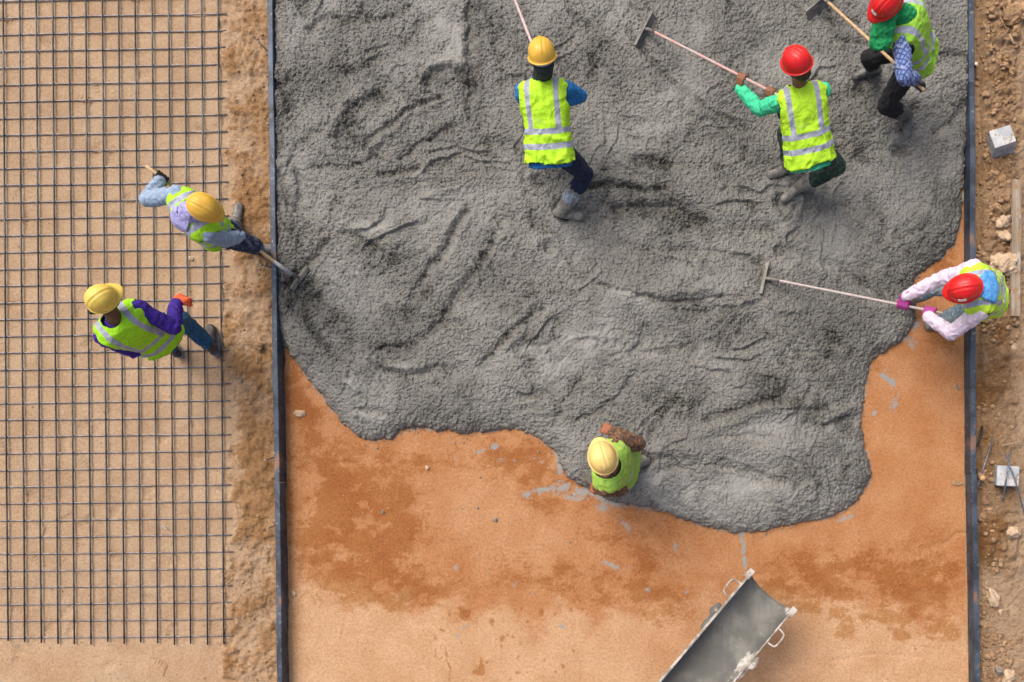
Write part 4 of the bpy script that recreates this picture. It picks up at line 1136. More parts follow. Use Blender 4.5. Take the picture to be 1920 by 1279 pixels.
def helmet_mesh(rib=True):
    """local frame: X right, Y forward, Z up; origin at the middle of the rim plane"""
    bm = bmesh.new(); nu, nv = 64, 22
    a, bf, bb, h = 0.112, 0.128, 0.134, 0.128
    grid = []
    for j in range(nv + 1):
        v = j / nv; row = []
        for i in range(nu):
            t = 2 * math.pi * i / nu
            cx, cy = math.sin(t), math.cos(t)
            e = (v * math.pi / 2)
            rr = math.sin(e) ** 0.82; zz = math.cos(e) ** 0.86 * h
            x = cx * a * rr; y = cy * (bf if cy > 0 else bb) * rr
            k = 1.0
            up = 0.0
            if rib:
                ax = abs(x)
                up = 0.0075 * math.exp(-(ax / 0.013) ** 4) + 0.0035 * math.exp(-((ax - 0.036) / 0.007) ** 2)
                up *= max(0, 1 - (v ** 5)) * (1 if y > -0.12 else .5)
            nrm = Vector((x / a ** 2, y / bf ** 2, zz / h ** 2)).normalized() if (v > 0) else Vector((0, 0, 1))
            p = Vector((x, y, zz)) + nrm * up
            row.append(bm.verts.new(p))
        grid.append(row)
    # skirt and brim
    def ring(f):
        grid.append([bm.verts.new(f(2 * math.pi * i / nu)) for i in range(nu)])
    def base(t, ex, dz):
        cx, cy = math.sin(t), math.cos(t)
        vis = max(0.0, cy) ** 1.6
        y = cy * ((bf if cy > 0 else bb) + ex * (1 + vis * 3.6)); x = cx * (a + ex)
        return Vector((x, y, dz - 0.016 * vis * (ex / 0.012)))
    ring(lambda t: base(t, 0.000, -0.012)); ring(lambda t: base(t, 0.006, -0.017)); ring(lambda t: base(t, 0.012, -0.018)); ring(lambda t: base(t, 0.0125, -0.022)); ring(lambda t: base(t, 0.004, -0.022)); ring(lambda t: base(t, -0.006, -0.016))
    ring(lambda t: Vector((math.sin(t) * (a - .012), math.cos(t) * (bf - .012), 0.02)))
    for r0, r1 in zip(grid[:-1], grid[1:]):
        for i in range(nu):
            try: bm.faces.new((r0[i], r1[i], r1[(i + 1) % nu], r0[(i + 1) % nu]))
            except ValueError: pass
    bmesh.ops.remove_doubles(bm, verts=bm.verts, dist=0.0004)
    bm.faces.new([v for v in grid[-1]]) if all(v.is_valid for v in grid[-1]) else None
    bmesh.ops.recalc_face_normals(bm, faces=bm.faces)
    return bm_to_mesh(bm, "shell")

def hand_shape(bm, wrist, grip, axis, elbow, side, R=0.0235, r=0.0088, open_=0.0, fat=1.0):
    """a fist round an axis through grip; returns nothing. wrist comes from hand_wrist()"""
    p, q = hand_frame(grip, axis, elbow)
    palm0 = wrist; kn = grip + p * 0.004 + q * (R + 0.006)
    up = (kn - palm0).normalized()
    a = axis.normalized()
    # palm as a slab of four metacarpals
    for k in range(4):
        o = a * (k - 1.5) * 0.0205 * fat
        chain(bm, [palm0 + o * 0.45, palm0.lerp(kn, 0.55) + o * 0.85 + p * .004, kn + o], [0.017 * fat, 0.0155 * fat, 0.0115 * fat])
    lens = [0.88, 1.0, 0.95, 0.78]
    for k in range(4):
        o = a * (k - 1.5) * 0.0225 * fat * (1.0 + 0.08 * open_)
        pts = []; rad = []
        tot = (1.0 - 0.45 * open_) * 205 * lens[k]
        for m in range(6):
            th = math.radians(88 + tot * m / 5)
            rr = R + 0.002 + 0.016 * open_ * (m / 5)
            pts.append(grip + o + (p * math.cos(th) + q * math.sin(th)) * rr); rad.append((r * fat) * (1.08 - 0.05 * m))
        chain(bm, pts, rad)
    # thumb leaves the side of the palm near its base and closes the other way
    sgn = 1 if side == 'R' else -1
    tb = palm0.lerp(kn, 0.28) + a * sgn * 0.026 * fat
    pts = [tb]
    for m in range(1, 4):
        th = math.radians(-8 - 34 * (m - 1) * (1 - .3 * open_))
        pts.append(grip + a * sgn * (0.036 + 0.004 * m) * fat + (p * math.cos(th) + q * math.sin(th)) * (R + 0.007))
    chain(bm, pts, [0.0135 * fat, 0.012 * fat, 0.0105 * fat, 0.009 * fat])
def hand_frame(grip, axis, elbow):
    a = axis.normalized()
    p = (elbow - grip); p = (p - a * p.dot(a)).normalized()
    q = a.cross(p)
    if q.z < 0: q = -q
    return p, q

def loft(bm, frame, secs, seg=28, pw=2.4):
    """secs: (y, half width, half depth, z offset, x offset) in torso frame, closed"""
    rings = []
    for y, hw, hd, zo, xo in secs:
        ring = []
        for k in range(seg):
            t = 2 * math.pi * k / seg
            c, s = math.cos(t), math.sin(t)
            x = math.copysign(abs(c) ** (2 / pw), c) * hw + xo; z = math.copysign(abs(s) ** (2 / pw), s) * hd + zo
            ring.append(bm.verts.new(frame @ Vector((x, y, z))))
        rings.append(ring)
    for a, b in zip(rings[:-1], rings[1:]):
        for k in range(seg): bm.faces.new((a[k], a[(k + 1) % seg], b[(k + 1) % seg], b[k]))
    bm.faces.new(list(reversed(rings[0]))); bm.faces.new(rings[-1])

SKIN = {}
def skin_mat(name, c):
    if name in SKIN: return SKIN[name]
    t = NT(name)
    n = t.noise(30, 5)
    SKIN[name] = t.out(t.mix(t.ramp(n, .3, .7), tuple(x * .8 for x in c), tuple(min(1, x * 1.15) for x in c)), 0.55, t.bump(t.noise(120, 4), 0.2, 0.002), None, 0.4)
    return SKIN[name]

def worker(label, pelvis, neck, head, face, sh, hands, feet, mats, elbows, knees, torso_L=0.50, scale=1.0, boots='gum', boot_len=0.24, girth=1.0, vsh=1.0, nko=1.0, extras=(), bent=0.0, sleeves=True, headr=0.265, hat=0.90, tight=('R', 'L')):
    k = scale
    pel = P(*pelvis)
    nk = solve_h(neck[0], neck[1], pel, torso_L * k, pelvis[2] - 0.1, pelvis[2] + torso_L * k)
    hl = solve_h(head[0], head[1], nk, headr * k, nk.z - 0.05, nk.z + headr * k)
    Yv = (nk - pel).normalized()
    Xv = D(*sh); Xv = (Xv - Yv * Xv.dot(Yv)).normalized()
    Zv = Xv.cross(Yv)
    TF = Matrix((( Xv.x, Yv.x, Zv.x, pel.x), (Xv.y, Yv.y, Zv.y, pel.y), (Xv.z, Yv.z, Zv.z, pel.z), (0, 0, 0, 1)))
    base = (P(*feet['L'][:3]) + P(*feet['R'][:3])) / 2
    root = thing("person", Vector((base.x, base.y, 0)), label, "person", "construction workers at the pour")
    TL = (nk - pel).length
    shd = {}; elb = {}; wri = {}; grip = {}; axs = {}
    for s, sg in (('R', 1), ('L', -1)):
        shd[s] = TF @ Vector((sg * 0.172 * k * girth, TL - 0.080, -0.005))
        g, ax = hands[s]
        grip[s] = g; axs[s] = ax
        p, q = hand_frame(g, ax, shd[s] + D(*elbows[s]) * 0.25)
        w = g + p * 0.080 * k + q * 0.026
        elb[s] = ik(shd[s], w, 0.275 * k, 0.250 * k, D(*elbows[s]))
        p, q = hand_frame(g, ax, elb[s])
        wri[s] = g + p * 0.080 * k + q * 0.026
    hip = {}; kne = {}; ank = {}; fdir = {}
    Hx = Vector((Xv.x, Xv.y, 0)).normalized()
    for s, sg in (('R', 1), ('L', -1)):
        hip[s] = pel + Hx * sg * 0.085 * k - Vector((0, 0, 0.02))
        ank[s] = P(*feet[s][:3]); fdir[s] = D(feet[s][3], feet[s][4], 0)
        kne[s] = ik(hip[s], ank[s], 0.40 * k, 0.41 * k, D(*knees[s]))
    # head frame
    F = Vector((face[0], -face[1], 0)).normalized(); F = Vector((F.x, F.y, -math.tan(math.radians(face[2])))).normalized()
    U = (Vector((0, 0, 1)) - F * F.z).normalized(); Rr = F.cross(U)
    HF = Matrix(((Rr.x, F.x, U.x, hl.x), (Rr.y, F.y, U.y, hl.y), (Rr.z, F.z, U.z, hl.z), (0, 0, 0, 1)))
    skull = hl - U * 0.050 * k
    nkb = nk - Yv * 0.02
    HR = Matrix((Rr, F, U)).transposed()
    # ---- body, one continuous surface
    bm = bmesh.new()
    ball(bm, skull + U * 0.015, (0.070, 0.086, 0.078), HR); ball(bm, skull - U * 0.045 + F * 0.018, (0.058, 0.070, 0.070), HR)
    ball(bm, skull - U * 0.088 + F * 0.050, (0.030, 0.026, 0.020), HR)                       # chin
    chain(bm, [skull + F * 0.088 - U * 0.002, skull + F * 0.106 - U * 0.036, skull + F * 0.092 - U * 0.042], [0.009, 0.012, 0.012])   # nose
    capsule(bm, skull + F * 0.086 - U * 0.064 - Rr * 0.018, skull + F * 0.086 - U * 0.064 + Rr * 0.018, 0.009, 0.009)                  # mouth
    capsule(bm, skull + F * 0.082 + U * 0.014 - Rr * 0.036, skull + F * 0.082 + U * 0.014 + Rr * 0.036, 0.010, 0.010)                  # brow
    for sg in (-1, 1):
        ball(bm, skull + Rr * sg * 0.076 - U * 0.018 - F * 0.004, (0.009, 0.020, 0.030), HR)
        ball(bm, skull + Rr * sg * 0.031 + F * 0.082 - U * 0.010, 0.011)                       # eyes
    chain(bm, [skull - U * 0.05 - F * 0.012, nkb.lerp(skull, 0.4), nkb - Yv * 0.03], [0.054, 0.054, 0.062])
    tw = girth * k
    loft(bm, TF, [(-0.07, .10 * tw, .08, 0, 0), (0.0, .135 * tw, .095, 0, 0), (0.12, .120 * tw, .085, 0, 0), (0.26, .135 * tw, .095, 0, 0), (0.38, .145 * tw, .098, 0, 0), (TL - .06, .13 * tw, .08, 0, 0), (TL - .01, .06 * tw, .05, 0, 0)])
    for s in ('R', 'L'):
        chain(bm, [TF @ Vector(((1 if s == 'R' else -1) * .10 * tw, TL - .07, 0)), shd[s], elb[s], wri[s]], [0.05, 0.046, 0.035, 0.024])
        if mats.get('glove_' + s) is None:
            hand_shape(bm, wri[s], grip[s], axs[s], elb[s], s, R=0.0235 if s in tight else 0.017)
        else:
            ball(bm, wri[s].lerp(grip[s], 0.4), 0.016)
        chain(bm, [hip[s], kne[s], ank[s]], [0.068, 0.046, 0.034])
        capsule(bm, ank[s] - Vector((0, 0, .02)) , ank[s] + fdir[s] * 0.12 - Vector((0, 0, 0.035)), 0.03, 0.024)
    link_mesh("body", remesh(bm, 0.0055, 2), mats['skin'], root)
    # ---- trousers
    bm = bmesh.new()
    loft(bm, TF, [(-0.10, .125 * tw, .105, 0, 0), (-0.04, .160 * tw, .125, 0.0, 0), (0.03, .160 * tw, .12, 0, 0), (0.08, .145 * tw, .11, 0, 0)])
    ball(bm, pel - Vector((0, 0, .03)), (0.155 * tw, 0.13, 0.11), Matrix((Hx, Vector((-Hx.y, Hx.x, 0)), Vector((0, 0, 1)))).transposed())
    for s in ('R', 'L'):
        cuff = kne[s].lerp(ank[s], mats.get('cuff', 0.72))
        chain(bm, [hip[s], hip[s].lerp(kne[s], .5), kne[s], kne[s].lerp(cuff, .5), cuff], [0.098, 0.088, 0.070, 0.068, 0.064])
    link_mesh("trousers", remesh(bm, 0.009, 3, 0.016, 11, 3.1), mats['trousers'], root)
    # ---- shirt with sleeves
    bm = bmesh.new()
    loft(bm, TF, [(-0.125, .172 * tw, .125, 0.0, 0), (-0.05, .172 * tw, .125, 0, 0), (0.05, .158 * tw, .115, 0, 0), (0.16, .155 * tw, .112, 0, 0), (0.28, .165 * tw, .118, 0, 0), (0.38, .172 * tw, .118, 0, 0), (TL - .07, .165 * tw, .100, 0, 0), (TL - .02, .105 * tw, .075, 0, 0), (TL + .005, .07, .06, 0, 0)])
    for s in ('R', 'L'):
        inn = TF @ Vector(((1 if s == 'R' else -1) * .12 * tw, TL - .075, 0))
        w = elb[s].lerp(wri[s], 0.93)
        chain(bm, [inn, shd[s], shd[s].lerp(elb[s], .5), elb[s], elb[s].lerp(w, .5), w], [0.066, 0.064, 0.062, 0.058, 0.053, 0.046])
    link_mesh("shirt", remesh(bm, 0.008, 3, 0.016, 13, 7.7), mats['shirt'], root)
    # ---- vest in its own frame
    if mats.get('vest') is not None:
        bm = bmesh.new()
        I = Matrix.Identity(4)
        fl = 1.0
        loft(bm, I, [(-0.095, .196 * tw, .150, 0.004, 0), (-0.03, .192 * tw, .146, 0.004, 0), (0.06, .182 * tw, .137, 0.004, 0), (0.16, .178 * tw, .132, 0.003, 0), (0.26, .182 * tw, .132, 0, 0), (0.34, .198 * tw, .136, 0, 0),
                     (TL - .10, .205 * tw * vsh, .128, 0, 0), (TL - .045, .200 * tw * vsh, .115, 0, 0), (TL - .005, .150 * tw * vsh, .092, 0, 0), (TL + .016, .085, .068, 0, 0)], 36, 2.7)
        def hemf(co): return 0.75 + 0.9 * np.clip((0.25 - co[:, 1]) * 3, 0, 1)
        me = remesh(bm, 0.008, 3, 0.020, 8.5, len(label), hemf)
        # neck opening, armholes and hem are cut back from the closed shape
        bm = bmesh.new(); bm.from_mesh(me)
        kill = []
        for f in bm.faces:
            c = f.calc_center_median()
            if c.y < -0.088 + 0.010 * math.sin(c.x * 16 + len(label)): kill.append(f)
            elif (c.x ** 2 / (0.075 * nko) ** 2 + (c.z + 0.03 - .03 * (nko - 1)) ** 2 / (0.085 * nko) ** 2 < 1) and c.y > TL - 0.09: kill.append(f)
            elif abs(c.x) > 0.180 * tw * vsh and ((c.y - (TL - .125)) / 0.085) ** 2 + (c.z / 0.080) ** 2 < 1: kill.append(f)
        bmesh.ops.delete(bm, geom=kill, context='FACES')
        # keep the rim loops for the piping
        loops = []
        be = [e for e in bm.edges if e.is_boundary]
        bmesh.ops.smooth_vert(bm, verts=list({v for e in be for v in e.verts}), factor=0.5, use_axis_x=True, use_axis_y=True, use_axis_z=True)
        adj = {}
        for e in be:
            a, b = e.verts; adj.setdefault(a, []).append(b); adj.setdefault(b, []).append(a)
        seen = set()
        for v0 in adj:
            if v0 in seen: continue
            lp = [v0]; seen.add(v0); cur = v0
            while True:
                nx = [w for w in adj[cur] if w not in seen]
                if not nx: break
                cur = nx[0]; seen.add(cur); lp.append(cur)
            if len(lp) > 20: loops.append([v.co.copy() for v in lp])
        bmesh.ops.solidify(bm, geom=bm.faces[:], thickness=-0.004)
        vo = link_mesh("vest", bm_to_mesh(bm, "vest"), mats['vest'], root, TF)
        for lp in loops:
            bm = bmesh.new()
            for _ in range(6):
                lp = [(lp[i - 1] + lp[i] * 2 + lp[(i + 1) % len(lp)]) / 4 for i in range(len(lp))]
            lp = lp[::2]
            tube(bm, lp + [lp[0]], 0.0052, 6, caps=False)
            link_mesh("piping", bm_to_mesh(bm, "piping"), mats.get('piping', cloth("dark_piping", (0.012, 0.03, 0.018))), root, TF)
    # ---- gloves
    for s in ('R', 'L'):
        if mats.get('glove_' + s) is not None:
            bm = bmesh.new()
            hand_shape(bm, wri[s], grip[s], axs[s], elb[s], s, fat=1.15 if s in tight else 1.32, R=0.0255 if s in tight else 0.019)
            u = (elb[s] - wri[s]).normalized()
            capsule(bm, wri[s] - u * 0.005, wri[s] + u * 0.055, 0.033, 0.040)
            link_mesh("glove", remesh(bm, 0.0055, 2, 0.003, 40), mats['glove_' + s], root)
    # ---- boots
    for s in ('R', 'L'):
        bm = bmesh.new()
        a = ank[s]; f = fdir[s]; dn = Vector((0, 0, -1))
        if boots == 'gum':
            shaft = kne[s].lerp(a, max(0.42, mats.get('cuff', .72) - 0.06))
            chain(bm, [shaft, shaft.lerp(a, .5), a], [0.074, 0.066, 0.054])
        else:
            chain(bm, [kne[s].lerp(a, 0.85), a], [0.052, 0.048])
        chain(bm, [a + dn * .045 - f * .035, a + dn * .035 + f * .06, a + dn * .050 + f * (boot_len - .08)], [0.042, 0.043, 0.040])
        me = remesh(bm, 0.008, 3, 0.005, 14)
        # flatten the sole
        zc0 = a.z - 0.085
        for v in me.vertices:
            if v.co.z < zc0: v.co.z = zc0
        bo = link_mesh("boot", me, mats.get('boot', None), root)
        bm = bmesh.new()
        bmsole(bm, a, f, zc0, boot_len)
        link_mesh("sole", bm_to_mesh(bm, "sole"), mats.get('sole', cloth("dark_sole", (0.03, 0.03, 0.028))), bo, smooth=False)
    # ---- helmet
    me = helmet_mesh(); me.transform(Matrix.Scale(hat, 4))
    sh_ = link_mesh("hard_hat", me, mats['helmet'], root, HF)
    PW[sh_.name] = None
    # suspension band showing under the rim at the nape
    bm = bmesh.new()
    pts = [Vector((0.092 * hat * math.sin(t), 0.116 * hat * math.cos(t), -0.028)) for t in [math.radians(105 + 150 * i / 20) for i in range(21)]]
    for a_, b_ in zip(pts[:-1], pts[1:]):
        vs = [bm.verts.new(p + Vector((0, 0, dz))) for p, dz in ((a_, .018), (b_, .018), (b_ * 1.0, -.016), (a_, -.016))]
        bm.faces.new(vs)
    bmesh.ops.remove_doubles(bm, verts=bm.verts, dist=0.0005)
    bmesh.ops.solidify(bm, geom=bm.faces[:], thickness=0.004)
    band = bpy.data.objects.new("headband", bm_to_mesh(bm, "headband")); COL.objects.link(band); band.parent = sh_
    band.data.materials.append(mats.get('band', cloth("pale_band", (0.42, 0.56, 0.62))))
    ctx = dict(TF=TF, HF=HF, root=root, skull=skull, F=F, U=U, R=Rr, nk=nk, Y=Yv, X=Xv, Z=Zv, TL=TL, elb=elb, shd=shd, wri=wri, kne=kne, ank=ank, pel=pel, HR=HR, hip=hip, shell=sh_, hat=hat)
    for e in extras: e(ctx)
    return ctx

def bmsole(bm, a, f, z, L):
    n = 28; s = Vector((-f.y, f.x, 0))
    lo, hi = [], []
    for i in range(n):
        t = 2 * math.pi * i / n
        u = math.cos(t); w = math.sin(t) * (0.048 + 0.006 * u)
        p = a + f * (L / 2 - 0.085 + u * (L / 2 + 0.004)) + s * w
        lo.append(bm.verts.new((p.x, p.y, z - 0.012))); hi.append(bm.verts.new((p.x, p.y, z + 0.010)))
    for i in range(n): bm.faces.new((lo[i], lo[(i + 1) % n], hi[(i + 1) % n], hi[i]))
    bm.faces.new(list(reversed(lo))); bm.faces.new(hi)

def hair(mat, tail=False):
    def f(c):
        bm = bmesh.new()
        ball(bm, c['skull'] - c['F'] * 0.022 - c['U'] * 0.012, (0.077, 0.080, 0.085), c['HR'])
        ball(bm, c['skull'] - c['F'] * 0.050 - c['U'] * 0.055, (0.060, 0.045, 0.045), c['HR'])
        if tail:
            b = c['skull'] - c['F'] * 0.085 - c['U'] * 0.05
            chain(bm, [b, b - c['F'] * .05 - c['U'] * .03 - c['R'] * .03, b - c['F'] * .06 - c['U'] * .07 - c['R'] * .05], [0.022, 0.020, 0.008])
        link_mesh("hair", remesh(bm, 0.007, 2, 0.005, 40), mat, c['root'])
    return f
def neck_wrap(mat, drop=0.10, wide=0.088, name="neck_scarf", back=0.03):
    def f(c):
        bm = bmesh.new()
        sk = c['skull']; n = c['nk']
        ball(bm, sk - c['U'] * 0.020 - c['F'] * 0.008, (0.080, 0.094, 0.070), c['HR'])
        chain(bm, [sk - c['U'] * 0.045 - c['F'] * .02, n.lerp(sk, .4), n - c['Y'] * 0.01], [0.070, 0.070, wide])
        me = remesh(bm, 0.007, 3, 0.012, 16, 4.4)
        link_mesh(name, me, mat, c['root'])
    return f
def face_flap(mat, dirs, length=0.26, w=0.13, name="head_cloth"):
    """cloth hanging from under the hat; dirs (dx,dy) picture direction it falls towards"""
    def f(c):
        bm = bmesh.new()
        sk = c['skull']
        ball(bm, sk - c['U'] * 0.012, (0.080, 0.094, 0.078), c['HR'])
        d = D(*dirs)
        p0 = sk - c['U'] * 0.03 + d * 0.05
        pts = [sk - c['U'] * .02, p0, p0 + d * length * .45 - Vector((0, 0, .06)), p0 + d * length * .85 - Vector((0, 0, .12))]
        s = Vector((-d.y, d.x, 0))
        for q, r in zip(pts, (w * .7, w * .85, w, w * .8)):
            ball(bm, q, (r, 0.055, 0.055), Matrix((s, d, Vector((0, 0, 1)))).transposed())
        for q0, q1 in zip(pts[:-1], pts[1:]):
            for o in (-.6, -.2, .2, .6): capsule(bm, q0 + s * w * o, q1 + s * w * o, 0.04, 0.036)
        me = remesh(bm, 0.007, 3, 0.018, 13, 9.1)
        link_mesh(name, me, mat, c['root'])
    return f
def shoulder_cloth(mat, verts2d, name="shoulder_cloth", lift=0.0):
    """cape-like cloth in torso frame: list of (x, y, z) corner rows"""
    def f(c):
        bm = bmesh.new()
        rows = verts2d(c)
        g = [[bm.verts.new(p) for p in r] for r in rows]
        for a, b in zip(g[:-1], g[1:]):
            for i in range(len(a) - 1): bm.faces.new((a[i], a[i + 1], b[i + 1], b[i]))
        bmesh.ops.subdivide_edges(bm, edges=bm.edges, cuts=3, use_grid_fill=True, smooth=1.0)
        for v in bm.verts: v.co += mnoise.noise_vector(v.co * 14) * 0.016
        bmesh.ops.solidify(bm, geom=bm.faces[:], thickness=0.004)
        link_mesh(name, bm_to_mesh(bm, name), mat, c['root'])
    return f
def hat_label(c, az=0.0):
    """small white sticker on the dome at azimuth az from the front"""
    bm = bmesh.new(); k = c['hat']; g = []
    for j in range(4):
        row = []
        for i in range(9):
            t = az + (-0.27 + 0.54 * i / 8); v = 0.60 + 0.15 * j / 3
            e = v * math.pi / 2; rr = math.sin(e) ** 0.82; zz = math.cos(e) ** 0.86 * 0.128
            x, y = math.sin(t) * 0.112 * rr, math.cos(t) * 0.13 * rr
            n = Vector((x / .0125, y / .0165, zz / .0164)).normalized()
            row.append(bm.verts.new((Vector((x, y, zz)) + n * 0.0095) * k))
        g.append(row)
    for a, b in zip(g[:-1], g[1:]):
        for i in range(8): bm.faces.new((a[i], a[i + 1], b[i + 1], b[i]))
    bmesh.ops.recalc_face_normals(bm, faces=bm.faces)
    bmesh.ops.solidify(bm, geom=bm.faces[:], thickness=0.0015)
    o = bpy.data.objects.new("sticker", bm_to_mesh(bm, "sticker")); COL.objects.link(o); o.parent = c['shell']; o.data.materials.append(cloth("white_sticker", (0.8, 0.78, 0.75), 0.5, 0.05))

YEL = plastic("yellow_hard_hat_plastic", (0.80, 0.47, 0.055)); YEL2 = plastic("pale_yellow_hat_plastic", (0.86, 0.62, 0.20)); RED = plastic("red_hard_hat_plastic", (0.72, 0.012, 0.012), 0.25)
YEL3 = plastic("lemon_hard_hat_plastic", (0.80, 0.58, 0.10))
LIME = (0.48, 0.85, 0.015)
V1 = vest_mat("vest_lime", LIME); V2 = vest_mat("vest_lime_two", (0.48, 0.83, 0.02)); V3 = vest_mat("vest_green", (0.30, 0.60, 0.04), z_lo=0.06); V4 = vest_mat("vest_lime_three", (0.40, 0.80, 0.01)); V5 = vest_mat("vest_lime_four", (0.36, 0.78, 0.005))
V6 = vest_mat("vest_yellow", (0.52, 0.80, 0.04)); V7 = vest_mat("vest_plain_green", (0.33, 0.55, 0.07), False)
SKB = skin_mat("brown_skin", (0.22, 0.095, 0.05)); SKD = skin_mat("dark_skin", (0.13, 0.055, 0.03)); SKR = skin_mat("ruddy_skin", (0.33, 0.11, 0.05))
GUM = cloth("cement_covered_boot", (0.21, 0.195, 0.165), 0.6, 0.35, (0.30, 0.28, 0.25), 25)
GUMD = cloth("wet_boot", (0.10, 0.10, 0.095), 0.4, 0.4, (0.24, 0.23, 0.20), 25)
BLK = cloth("black_cotton", (0.010, 0.010, 0.012), 0.95, 0.4)
HAIRM = cloth("black_hair", (0.010, 0.008, 0.007), 0.5, 0.4, None, 90)

# 1. top middle worker in blue
rk = Rake("rake with pinkish shaft running off the top edge from the blue-shirted worker", (938, -70, .17), (1042, 196, .98), ((905, -52, .15), (972, -92, .15)), 0.012, (0.50, 0.36, 0.34), (0.60, 0.46, 0.43), 0.52)
g1, g2 = rk.at(1018, 138), rk.at(1040, 190)
def navy():
    t = NT("navy_trousers")
    c = t.mix(t.ramp(t.noise(30, 5), .3, .7), (0.004, 0.007, 0.022), (0.012, 0.022, 0.06))
    c = t.mix(t.ramp(t.noise(60, 3), .68, .74, 0, .6), c, (0.30, 0.30, 0.32))
    return t.out(c, 0.9, t.bump(t.noise(60, 4), .3, .004))
def stripe_side(pts, r, mat, name):
    def f(c):
        w = pts(c)
        bm = bmesh.new(); tube(bm, smooth_curve(w), r, 6); link_mesh(name, bm_to_mesh(bm, name), mat, c['root'])
    return f
def cuffs(mat, which=('R', 'L'), t0=0.55, r=0.074):
    def f(c):
        for s in which:
            a, b = c['kne'][s].lerp(c['ank'][s], t0), c['kne'][s].lerp(c['ank'][s], t0 + .16)
            bm = bmesh.new(); capsule(bm, a, b, r, r * .97)
            link_mesh("cuff", remesh(bm, .008, 2, .006, 20), mat, c['root'])
    return f
worker("worker in blue shirt, navy trousers and yellow hard hat, seen from behind, top middle",
       (1030, 282, .80), (1017, 150), (1016, 102), (-.12, -1, 38), (1, .08, 0), {'L': (g1, rk.d), 'R': (g2, rk.d)},
       {'R': (1052, 398, zc(1052, 400) + .12, 1, .15), 'L': (1008, 262, .16, -.2, -1)},
       dict(skin=SKB, trousers=navy(), shirt=cloth("blue_shirt", (0.012, 0.17, 0.44), .85, .25), vest=V1, helmet=YEL, glove_R=BLK, glove_L=BLK, boot=GUM, cuff=.5),
       {'R': (.05, .4, -1), 'L': (.1, .3, -1)}, {'R': (1, -.6, .1), 'L': (-.3, -1, .2)},
       extras=(neck_wrap(cloth("charcoal_scarf", (0.022, 0.030, 0.036), .9, .4)), cuffs(cloth("pale_denim", (0.30, 0.36, 0.42), .9, .4), ('R',), .46)))

# 2. centre right worker, red hat, mint shirt
rk = Rake("rake with pink and silver shaft held out left by the mint-shirted worker", (1214, 54, .19), (1492, 196, 1.08), ((1222, 23, .20), (1190, 86, .17)), 0.0115, (0.52, 0.26, 0.23), (0.58, 0.36, 0.33), 0.44, tiltw=.09)
g1, g2 = rk.at(1392, 146), rk.at(1446, 172)
def camo(name, cols):
    t = NT(name)
    c = t.mix(t.ramp(t.noise(22, 3, .5), .46, .50), cols[0], cols[1])
    c = t.mix(t.ramp(t.noise(16, 3, .5, None, .5), .53, .57), c, cols[2])
    return t.out(c, .9, t.bump(t.noise(60, 4), .3, .004))
worker("worker in mint green shirt and red hard hat reaching left with a pink-shafted rake",
       (1516, 284, .83), (1499, 162), (1494, 116), (-.75, -.75, 30), (1, -.05, 0), {'L': (g1, rk.d), 'R': (g2, rk.d)},
       {'R': (1500, 350, zc(1497, 352) + .10, -.7, .5), 'L': (1480, 314, zc(1480, 314) + .11, -.9, .3)},
       dict(skin=SKB, trousers=camo("camouflage_trousers", ((0.012, 0.03, 0.022), (0.025, 0.06, 0.035), (0.05, 0.08, 0.06))), shirt=cloth("mint_shirt", (0.05, 0.60, 0.30), .8, .2), vest=V2, helmet=RED, boot=GUM, cuff=.78),
       {'R': (.5, 1, .1), 'L': (-.1, .3, -1)}, {'R': (1, -.1, .1), 'L': (-.25, -.8, .1)}, extras=(hair(HAIRM),))

# 3. top right worker, red hat, green scarf, plaid shirt
rk = Rake("wooden-shafted rake slanting from the top edge to the worker with the green scarf", (1543, -4, .18), (1733, 170, 1.04), ((1512, 26, .17), (1578, -30, .17)), 0.0135, (0.42, 0.27, 0.14), (0.58, 0.40, 0.22), 0.56, tiltw=.13)
g1, g2 = rk.at(1643, 88), rk.at(1724, 160)
def plaid():
    t = NT("plaid_shirt")
    mp = t.n("ShaderNodeMapping"); mp.inputs['Rotation'].default_value = (.5, .4, .7); t.l(t.co(), mp.inputs[0])
    x, y, z = sep(t, mp.outputs[0])
    def lines(v, sc, w): return t.math('LESS_THAN', t.math('FRACT', t.math('MULTIPLY', v, sc)), w)
    c = t.mix(t.ramp(t.noise(40, 4), .3, .7), (0.13, 0.20, 0.42), (0.19, 0.28, 0.52))
    c = t.mix(lines(x, 30, .30), c, (0.05, 0.07, 0.19)); c = t.mix(lines(y, 30, .30), c, (0.05, 0.07, 0.19))
    c = t.mix(t.math('MULTIPLY', lines(z, 17, .10), .5), c, (0.40, 0.44, 0.58))
    return t.out(c, .9, t.bump(t.noise(60, 4), .3, .004))
worker("worker in blue checked shirt with bright green scarf and red hard hat, top right corner",
       (1716, 98, .82), (1697, 31), (1662, 4), (-.75, .65, 28), (.18, -1, 0), {'R': (g1, rk.d), 'L': (g2, rk.d)},
       {'R': (1640, 128, zc(1640, 128) + .11, -.9, .3), 'L': (1701, 216, zc(1701, 218) + .12, .1, 1)},
       dict(skin=SKB, trousers=BLK, shirt=plaid(), vest=V3, helmet=RED, glove_R=BLK, glove_L=cloth("grey_black_glove", (0.03, 0.03, 0.035), .8, .6, (0.4, 0.4, 0.42), 60), boot=GUMD, cuff=.62),
       {'L': (.5, .9, -.35), 'R': (-.2, .1, -1)}, {'R': (-1, .2, .3), 'L': (-.7, .3, .3)},
       extras=(face_flap(cloth("green_scarf", (0.006, 0.26, 0.075), .85, .35), (-.1, 1, 0), .23, .080, "scarf"), neck_wrap(cloth("green_scarf", (0.006, 0.26, 0.075), .85, .35), name="neck_scarf"), hat_label), vsh=.92)

